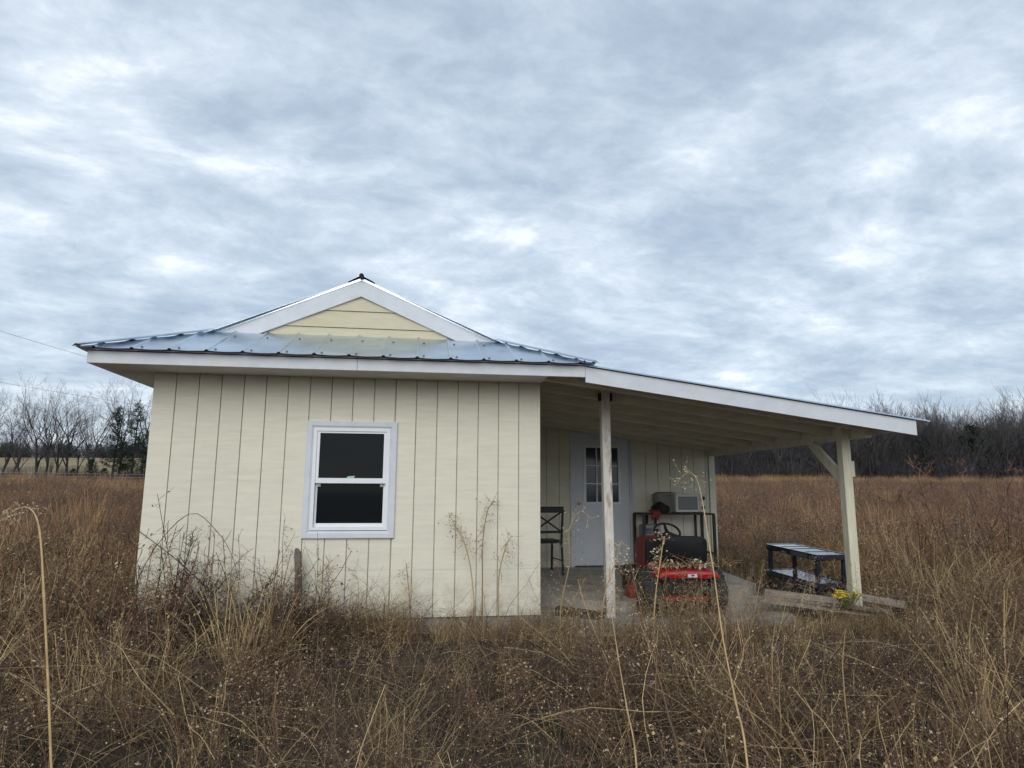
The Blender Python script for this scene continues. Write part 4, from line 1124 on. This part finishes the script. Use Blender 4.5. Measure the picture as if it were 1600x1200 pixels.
def cover_height(x, y):
    """how tall (m) the growth stands at a place"""
    d, l = fwd_lat(x, y)
    h = .50+.30*noise2(x, y, .75, 3.)+.22*noise2(x, y, 1.9, 9.)
    left = sstep(-3.5, -4.6, x); h = h*(1-left)+left*(.80+.2*noise2(x, y, 1.1, 5.))*1.0
    # brambly mound before the left half of the front wall
    h = h+.52*np.exp(-((x+3.25)/.75)**2-((y+.5)/.55)**2)+.48*np.exp(-((x+2.25)/.42)**2-((y+.45)/.45)**2)
    # low trampled strip before the right half of the wall and the porch
    low = sstep(-1.9, -1.3, x)*sstep(4.3, 3.2, x)*sstep(-1.9, -1.0, y)*sstep(2.5, 1.5, y)
    h = h*(1-low)+low*(.25+.10*noise2(x, y, 2.5, 1.))
    gap = np.exp(-((x-3.2)/.75)**2-((y+.55)/.55)**2); h = h*(1-.5*gap)
    rt = sstep(4.1, 5.6, x)*sstep(-.6, 1.2, y); h = h*(1-rt)+rt*(1.0+.4*noise2(x, y, .6, 2.))
    back = sstep(3.6, 5.0, y)*sstep(3.6, 4.6, x); h = np.maximum(h, back*.9)
    near = sstep(2.6, 1.5, d); h = h*(1-.25*near)
    return np.clip(h, .08, 1.5)
def fill(dmin, dmax, dens, lat_k, lat0):
    """random ground points in a wedge before the camera"""
    Lm = lat0+lat_k*dmax; n = int(dens*(dmax-dmin)*2*Lm)
    d = RNG.uniform(dmin, dmax, n); l = RNG.uniform(-Lm, Lm, n)
    ok = np.abs(l) < lat0+lat_k*d; d, l = d[ok], l[ok]
    return CAM.x+SY*d+CY*l, CAM.y+CY*d-SY*l
NOMINAL = np.array([.62, .75, .55, .7, .42, .5, .5, .34, .95, .85, .85, .55])
# 1. near weeds
x, y = fill(-.5, 11.5, 32, .86, 1.5)
ok = ~keep_out(x, y); x, y = x[ok], y[ok]
hc = cover_height(x, y); n = len(x); d, l = fwd_lat(x, y)
u = RNG.random(n); pn = noise2(x, y, .9, 14.); gn = noise2(x, y, .7, 31.)
kind = np.select([u < .14, u < .24, u < .37, u < .46, u < .67, u < .85, u < .905, u < .945, u < .965, u < .972], [0, 1, 2, 3, 4, 5, 6, 7, 8, 9], 10)
kind = np.where((gn > .18) & (u > .62) & (u < .95), 7, kind); kind = np.where((pn > .20) & (u < .24), np.where(u < .12, 6, 11), kind)
kind = np.where((x > 4.5) & (y > .5) & (u < .16), np.where(u < .07, 6, np.where(u < .11, 11, 9)), kind); kind = np.where((x < -4.2) & (u > .9) & (y > .5), 9, kind)
sc = hc/NOMINAL[kind]*RNG.uniform(.75, 1.2, n); sc = np.clip(sc, .22, 1.75)
sc = np.where(kind == 7, np.clip(hc*.45/.34, .3, 1.1), sc)
sc = np.where((kind == 8) | ((kind == 10) & (RNG.random(n) < .12)), RNG.uniform(.55, .9, n), sc)
rot = np.stack([RNG.normal(0, .24, n), RNG.normal(0, .24, n), RNG.uniform(0, 6.283, n)], 1)
sc = np.where((kind == 4) | (kind == 5), np.clip(sc, .3, 1.05), sc)
z = terrain(x, y)
scatter('dry_weeds', PL, np.stack([x, y, z], 1), rot, sc, kind, 'tangle of dead brown weeds and grass around the cabin', 'weeds')
# 1a. growth pressed against the foundation and the front edge of the slab
n = 360; x = RNG.uniform(-2.0, 3.6, n); y = np.where(x < 0, RNG.uniform(-.5, -.11, n), RNG.uniform(-.75, -.20, n)+.12*np.sin(x*5)); ok = ~((x > 2.5) & (y > -.15)); x, y = x[ok], y[ok]; n = len(x)
kind = RNG.choice([0, 1, 2, 3, 6, 6, 11], n); rot = np.stack([RNG.normal(0, .22, n), RNG.normal(0, .22, n), RNG.uniform(0, 6.283, n)], 1)
scatter('edge_weeds', PL, np.stack([x, y, terrain(x, y)], 1), rot, np.where(x < -1.1, RNG.uniform(.22, .44, n), RNG.uniform(.12, .27, n))/NOMINAL[kind], kind, 'low dry weeds along the foundation and the front edge of the porch slab', 'weeds')
# 1b. sparse tall pale weeds in front of the porch opening and the mower
n = 105; x = np.where(RNG.random(n) < .6, RNG.uniform(-.1, 3.5, n), RNG.uniform(.3, 2.3, n)); y = RNG.uniform(-.85, -.22, n); hb_ = RNG.choice([1, 2, 8, 8, 10], n)
rot = np.stack([RNG.normal(0, .22, n), RNG.normal(0, .22, n), RNG.uniform(0, 6.283, n)], 1)
scatter('porch_weeds', PL2, np.stack([x, y, terrain(x, y)], 1), rot, RNG.uniform(.5, 1.0, n), RNG.integers(0, len(PL2), n), 'thin pale dry weeds standing before the porch opening and the mower', 'weeds')
# 2. middle distance
x, y = fill(11.0, 34, 5.0, .86, 2.5)
ok = ~keep_out(x, y, .3); x, y = x[ok], y[ok]; n = len(x); u = RNG.random(n); pn = noise2(x, y, .16, 4.)
kind = np.select([u < .45, u < .60, u < .955, u < .975], [0, 1, 2, 4], 3)
kind = np.where((pn > .22) & (u < .16), 3, kind); kind = np.where((pn < -.25) & (u < .3), 1, kind)
sc = np.clip(.62+.3*noise2(x, y, .3, 6.)+.18*RNG.normal(size=n), .3, 1.2)
rot = np.stack([RNG.normal(0, .12, n), RNG.normal(0, .12, n), RNG.uniform(0, 6.283, n)], 1)
scatter('field_growth', FAR, np.stack([x, y, terrain(x, y)], 1), rot, sc, kind, 'reddish brown overgrown field behind and beside the cabin', 'field growth')
# 3. far field, with an orange broomsedge belt before the right-hand woods
x, y = fill(33, 88, 1.6, .86, 5)
d, l = fwd_lat(x, y); n = len(x); u = RNG.random(n); pn = noise2(x, y, .07, 8.)
belt = (l > 4) & (d > 74+4*pn)
kind = np.select([u < .45, u < .60, u < .985], [0, 1, 2], 3); kind = np.where(belt & (u < .75), 3, kind); kind = np.where((l < -8) & (d < 70) & (pn > .15) & (u < .4), 3, kind)
ok = ~((l < -12) & (d > 70)); x, y, kind, d, u = x[ok], y[ok], kind[ok], d[ok], u[ok]; n = len(x)
sc = np.clip(.85+.22*noise2(x, y, .15, 3.)+.2*RNG.normal(size=n), .45, 1.5)
rot = np.stack([RNG.normal(0, .1, n), RNG.normal(0, .1, n), RNG.uniform(0, 6.283, n)], 1)
scatter('far_field_growth', FAR, np.stack([x, y, terrain(x, y)], 1), rot, sc, kind, 'distant brown field growth with an orange grass belt before the woods', 'field growth')

# ------------------------------------------------------------------ woods on the right
WK = [make_bare_tree(11.5, .75, 101, 0, .35, .022, 4), make_bare_tree(12.5, .7, 102, .05, .4, .022, 4), make_bare_tree(10.5, .85, 103, -.04, .3, .022, 4), make_bare_tree(12, .8, 104, .02, .3, .022, 5)]
first = [True]*4; rs = random.Random(77)
spots = []
for row, (D, step) in enumerate(((88, 2.3), (91.5, 2.6), (96, 3.0), (102, 3.2))):
    l = 12.0+row*.7
    while l < 84:
        spots.append((D+rs.uniform(-1.6, 1.6), l+rs.uniform(-.8, .8))); l += step*rs.uniform(.7, 1.4)
LAB = 'bare grey tree in the dark woods beyond the right field'
for D, l in spots:
    xx = CAM.x+SY*D+CY*l; yy = CAM.y+CY*D-SY*l
    k = rs.randrange(4); o = WK[k] if first[k] else copy_tree(WK[k]); first[k] = False
    hk = .56+.17*min(1, max(0, (l-22)/36))+.10*mnoise.noise(Vector((l*.22, 3, 0))); s_ = hk*rs.uniform(.84, 1.12)
    o.location = (xx, yy, float(terrain(xx, yy))); o.rotation_euler = (0, 0, rs.uniform(0, 6.28)); o.scale = (s_*1.0, s_*1.0, s_)
    tag(o, LAB, 'tree', 'bare trees of the woods on the right')
def thicket(h, r, n, seed, w_=.05):
    random.seed(seed); mb = MB()
    for k in range(n):
        a = random.uniform(0, 6.283); rr = r*math.sqrt(random.random()); b = (math.cos(a)*rr, math.sin(a)*rr, 0)
        pts = bent(b, (random.gauss(0, .25), random.gauss(0, .25), 1), h*random.uniform(.5, 1.1), 4, .12, 0)
        ribbon(mb, pts, w_, w_*.35, 0)
        for j in range(6):
            t = random.uniform(.2, 1); i = min(int(t*4), 3); p = pts[i].lerp(pts[i+1], t*4-i)
            ribbon(mb, bent(p, (random.gauss(0, 1), random.gauss(0, 1), random.uniform(.2, 1.2)), h*random.uniform(.12, .3), 2, .2), w_*.6, w_*.3, 0)
    return mb, [M['brush']]
def evergreen(h, seed):
    random.seed(seed); mb = MB()
    for i in range(700):
        zz = random.random()**1.1*h; r = (1-zz/h)**.55*h*.40*math.sqrt(random.random()); a = random.uniform(0, 6.283)
        p = Vector((math.cos(a)*r, math.sin(a)*r, zz)); d = Vector((math.cos(a)+random.gauss(0, .4), math.sin(a)+random.gauss(0, .4), .7)).normalized()
        ribbon(mb, [p, p+d*random.uniform(.25, .6)], .22, .08, 0)
    return mb, [M['needle']]
TH = [thicket(6.5, 1.8, 60, 61), thicket(5.0, 1.8, 60, 62), thicket(8.0, 1.6, 55, 63), evergreen(6.0, 64)]
n = 1300; d = RNG.uniform(86, 118, n); l = RNG.uniform(9, 100, n); x = CAM.x+SY*d+CY*l; y = CAM.y+CY*d-SY*l
kind = np.where(RNG.random(n) < .06, 3, RNG.integers(0, 3, n)); hk = .84+.36*np.clip((l-22)/36, 0, 1)
sc = hk*RNG.uniform(.7, 1.2, n)*np.where(d < 89, .55, 1)
rot = np.stack([np.zeros(n), np.zeros(n), RNG.uniform(0, 6.283, n)], 1)
scatter('woods_undergrowth', TH, np.stack([x, y, terrain(x, y)], 1), rot, sc, kind, 'dense dark undergrowth of the woods beyond the right field', 'undergrowth')
# woods on the crest far behind the hayfield on the left, and thin brush between the left trees
n = 650; d = RNG.uniform(232, 262, n); l = RNG.uniform(-260, -30, n); x = CAM.x+SY*d+CY*l; y = CAM.y+CY*d-SY*l
rot = np.stack([np.zeros(n), np.zeros(n), RNG.uniform(0, 6.283, n)], 1)
scatter('crest_woods', TH, np.stack([x, y, terrain(x, y)-.5], 1), rot, RNG.uniform(.55, 1.05, n), RNG.integers(0, 4, n), 'low dark far-off woods on the crest behind the left hayfield', 'woods')
n = 170; d = RNG.uniform(71, 76, n); l = RNG.uniform(-75, -36, n); x = CAM.x+SY*d+CY*l; y = CAM.y+CY*d-SY*l
rot = np.stack([np.zeros(n), np.zeros(n), RNG.uniform(0, 6.283, n)], 1)
scatter('hedge_brush', TH[:3], np.stack([x, y, terrain(x, y)], 1), rot, RNG.uniform(.12, .34, n), RNG.integers(0, 3, n), 'thin bare brush growing between the trunks of the left tree row', 'brush')

# wire fence before the left trees -------------------------------------------------
fe = tag(empty('wire_fence', ground_at(20, 66)), 'thin wire fence with grey posts before the left tree row', 'fence')
pts = []
for i, px in enumerate(range(-200, 330, 62)):
    g = ground_at(px, 66)-Vector(fe.location); pts.append(g)
    b = MB(); b.tube([(g.x, g.y, g.z-.2), (g.x, g.y, g.z+1.25)], .05, 5); b.build('fence_post', M['fence_wood'], fe)
for hh in (.55, .85, 1.15):
    b = MB(); b.tube([p+Vector((0, 0, hh)) for p in pts], .009, 3); b.build('fence_wire', M['fence_wire'], fe)
# overhead wires at the upper left ---------------------------------------------------
for (a, c, lab) in (((-62, 62, 22.6), (-18, 52.4, 8.2+1.0), 'upper overhead utility wire slanting behind the cabin roof on the left'), ((-72, 76, 17.4), (-22, 62, 8.5), 'lower overhead utility wire above the left tree row')):
    a, c = Vector(a), Vector(c); b = MB()
    b.tube([a.lerp(c, t)-Vector((0, 0, 1.6*t*(1-t))) for t in np.linspace(-.4, 1, 15)], .014, 4); tag(b.build('utility_wire', M['wire']), lab, 'wire', 'overhead wires on the left')

# ------------------------------------------------------------------ single stalks and canes that stand out
def spline(pts, n):
    P_ = [Vector(p) for p in pts]; P_ = [P_[0]*2-P_[1]]+P_+[P_[-1]*2-P_[-2]]; out = []
    for i in range(1, len(P_)-2):
        for k in range(n):
            t = k/n; a, b_, c, d = P_[i-1:i+3]
            out.append(.5*((2*b_)+(c-a)*t+(2*a-5*b_+4*c-d)*t*t+(3*b_-a-3*c+d)*t**3))
    out.append(P_[-2]); return out
def stalk(name, pts, r0, r1, m_, label, cat, heads=(), leaf=0, seed=0, head_s=1.0):
    random.seed(seed); pts = spline(pts, 4); n = len(pts)
    t = empty(name, pts[0]); o = Vector(pts[0])
    b = MB(); b.tube([p-o for p in pts], [(r0*(1-i/(n-1))+r1*i/(n-1))*(1.28 if i % 5 == 2 else 1) for i in range(n)], 6)
    for k in range(leaf):
        i = random.randint(n//4, n*3//4); d = Vector((random.gauss(0, 1), random.gauss(0, 1), random.uniform(.2, 1)))
        ribbon(b, [q-o for q in bent(pts[i], d, random.uniform(.08, .2), 4, .15, .12)], .005, .002)
    b.build('stem', M[m_], t)
    if heads:
        hb = MB()
        for (f0, f1, cnt, L) in heads:
            for k in range(cnt):
                f = random.uniform(f0, f1)*(n-1); i = min(int(f), n-2); p = pts[i].lerp(pts[i+1], f-i)
                q = bent(p, (random.gauss(0, 1), random.gauss(0, 1), random.gauss(.1, .6)), L*random.uniform(.5, 1.2), 3, .2, .1)
                ribbon(hb, [v-o for v in q], .0018*head_s, .0012*head_s, 0)
                for v in q[1:]: dot(hb, v-o+Vector((random.gauss(0, .003),)*3), .0048*head_s*random.uniform(.7, 1.3), 1)
        hb.build('seed_head', [M['straw'], M['seed']], t)
    return tag(t, label, cat)
stalk('grass_stalk', [(-1.35, -5.72, -.33), (-1.52, -5.52, .3), (-1.688, -5.314, .754), (-1.762, -5.24, .986), (-1.799, -5.198, 1.074), (-1.832, -5.158, 1.11), (-1.867, -5.125, 1.123), (-1.908, -5.087, 1.113), (-1.944, -5.058, 1.094)],
      .0021, .0007, 'stalk', 'tall orange straw stalk with bent tip standing alone at the left edge', 'grass stalk', ((.72, 1, 26, .03),), 0, 1, .5)
stalk('grass_stalk', [(-.86, -5.45, -.33), (-.73, -5.1, .25), (-.656, -4.857, .529), (-.616, -4.669, .593), (-.577, -4.48, .656), (-.539, -4.294, .735), (-.523, -4.201, .779)],
      .0024, .0010, 'stalk', 'straight orange stalk below the worn white porch post', 'grass stalk', ((.9, 1, 14, .05),), 0, 2, .6)
stalk('grass_stalk', [(-.75, -5.6, -.33), (-.63, -5.38, .3), (-.556, -5.199, .655), (-.507, -5.064, .723), (-.467, -4.932, .82), (-.437, -4.835, .95), (-.417, -4.768, 1.022), (-.395, -4.687, 1.136), (-.397, -4.656, 1.196), (-.413, -4.636, 1.209), (-.43, -4.609, 1.186)],
      .0023, .0008, 'stalk', 'tallest pale stalk with nodding seed head rising before the red mower', 'grass stalk', ((.74, 1, 24, .045),), 0, 3, .65)
stalk('grass_stalk', [(-.78, -5.45, -.33), (-.69, -5.25, .3), (-.639, -5.078, .613), (-.586, -4.886, .645), (-.532, -4.649, .713), (-.52, -4.556, .759), (-.505, -4.383, .934)],
      .0028, .0010, 'stem_mid', 'brown forked stalk between the two straw stalks below the mower', 'grass stalk', ((.7, 1, 22, .06),), 0, 4, .55)
stalk('bramble_cane', [(-3.752, .03, .841), (-3.23, -.202, .532), (-2.741, -.634, .259), (-2.329, -.962, .045), (-1.997, -1.186, -.2)][::-1], .006, .003, 'cane', 'dark slanting cane running from the cabin left corner down into the weeds', 'cane', (), 0, 5)
stalk('bramble_cane', [(-3.7, -.25, -.3), (-3.531, -.15, .5), (-3.2, -.16, .94), (-2.935, -.2, .79), (-2.76, -.28, .56), (-2.67, -.35, .3)], .004, .0016, 'cane', 'thin arching cane before the left part of the front wall', 'cane', ((.4, .9, 14, .1),), 0, 6)
for i, (pts, lab) in enumerate((([(-.56, -.12, -.3), (-.56, -.12, .35), (-.562, -.10, .65), (-.522, -.11, .957), (-.463, -.13, 1.061)], 'tall dry seed stalk before the right half of the front wall'),
                 ([(-.60, -.15, -.3), (-.66, -.14, .35), (-.727, -.12, .651), (-.811, -.12, .803), (-.889, -.12, .955)], 'straw stalk leaning left before the right half of the front wall'),
                 ([(-1.22, -.2, -.3), (-1.23, -.18, .15), (-1.27, -.16, .5)], 'short dark seed stalk on the wall right of the window'),
                 ([(-.40, -.22, -.3), (-.42, -.2, .3), (-.36, -.2, .62), (-.30, -.2, .74)], 'short straw stalk at the front wall near its right corner'),
                 ([(.10, -.52, -.3), (.10, -.52, .134), (.172, -.572, .527), (.16, -.62, .808), (.244, -.657, .977), (.359, -.664, .921)], 'pale nodding weed stalk before the porch opening'),
                 ([(.45, -.5, -.3), (.50, -.5, .2), (.62, -.52, .55), (.66, -.55, .72)], 'bushy pale weed stalk left of the worn porch post'),
                 ([(.95, -.45, -.3), (1.0, -.45, .2), (1.07, -.46, .6), (1.1, -.46, .74)], 'upright pale weed stalk right of the worn porch post'))):
    stalk('weed_stalk', pts, .0065, .003, 'straw' if i not in (0, 2) else 'stem_mid', lab, 'weed', ((.4, 1, 30 if i > 3 else 34, .14),), 3, 20+i, 2.3)
def shrub(name, loc, h, n, label, seed, m_='stem_red', spread=.5):
    random.seed(seed); t = empty(name, loc)
    sm, tw = MB(), MB()
    for k in range(n):
        a = random.uniform(0, 6.283); pts = bent((random.gauss(0, .06), random.gauss(0, .06), -.05), (math.cos(a)*spread*random.random()*1.4, math.sin(a)*spread*random.random()*1.4, 1), h*random.uniform(.7, 1.05), 6, .05, -.01)
        sm.tube(pts, [.011, .0095, .008, .0065, .005, .0035, .002], 5)
        for j in range(46):
            tt = random.uniform(.15, 1); i = min(int(tt*6), 5); p = pts[i].lerp(pts[i+1], tt*6-i); a2 = random.uniform(0, 6.283)
            L = h*random.uniform(.1, .26)*(1.2-tt*.7)
            q = bent(p, (math.cos(a2), math.sin(a2), random.uniform(.3, 1.2)), L, 4, .12, -.01); ribbon(tw, q, .0085, .004)
            for v in range(4):
                i2 = random.randint(1, 3); ribbon(tw, bent(q[i2], (random.gauss(0, 1), random.gauss(0, 1), random.uniform(.2, 1.2)), L*random.uniform(.25, .5), 2, .15), .0055, .003)
    sm.build('stem', M['cane'], t); tw.build('twigs', M[m_], t); return tag(t, label, 'shrub', 'bare shrubs in the right field')
def at_col(px, D): g = ground_at(px, D); return g
shrub('bare_shrub', at_col(1475, 9.2), 2.0, 6, 'tall bare reddish shrub near the right edge of the picture', 31)
shrub('bare_shrub', at_col(1560, 9.6), 2.15, 7, 'spreading bare shrub at the right picture edge behind the tall one', 32)
shrub('bare_shrub', at_col(1420, 9.2), 1.25, 4, 'lower bare shrub right of the new porch post', 33)
shrub('bare_shrub', at_col(1385, 30), 1.2, 9, 'dark round bush alone out in the right field', 34, 'stem_dark', .9)

for px, D, h_, n_, lab in ((1365, 11.5, 1.15, 5, 'tawny bare shrub just right of the new porch post in the field'), (1450, 12.5, 1.5, 6, 'tawny bare shrub behind the tall reddish one'), (1520, 8.3, 1.15, 6, 'low wide bare shrub before the spreading one at the right edge'),
                           (1590, 8.8, 1.3, 6, 'outermost bare shrub at the right picture edge'), (1400, 13.5, 1.2, 5, 'small tawny shrub in the field beyond the porch post'), (1240, 14, 1.1, 5, 'small tawny shrub in the field behind the black cart')):
    shrub('bare_shrub', at_col(px, D), h_, n_, lab, px, 'stem_mid', .75)
for px, D, h_, lab in ((30, 9.5, 1.15, 'bushy brown shrub at the left picture edge'), (120, 9.0, 1.05, 'bushy brown shrub in the weeds left of the cabin'), (195, 8.2, 1.0, 'bushy brown shrub close to the cabin left corner'), (85, 7.2, .95, 'bushy shrub behind the lone tall stalk on the left')):
    sh = shrub('bare_shrub', at_col(px, D), h_, 7, lab, px+3, 'stem_mid', .85); sh['group'] = 'bare shrubs left of the cabin'

for (x_, y_, h_, lab) in ((-3.25, -.62, .95, 'dark twiggy bramble before the left end of the front wall'), (-2.72, -.55, .72, 'dark twiggy bramble left of the wooden stake'), (-2.15, -.6, .62, 'low dark bramble right of the wooden stake')):
    b_ = shrub('bramble_bush', (x_, y_, float(terrain(x_, y_))), h_, 8, lab, int(-x_*100), 'stem_dark', 1.0); b_['category'] = 'bramble'; b_['group'] = 'brambles before the front wall'
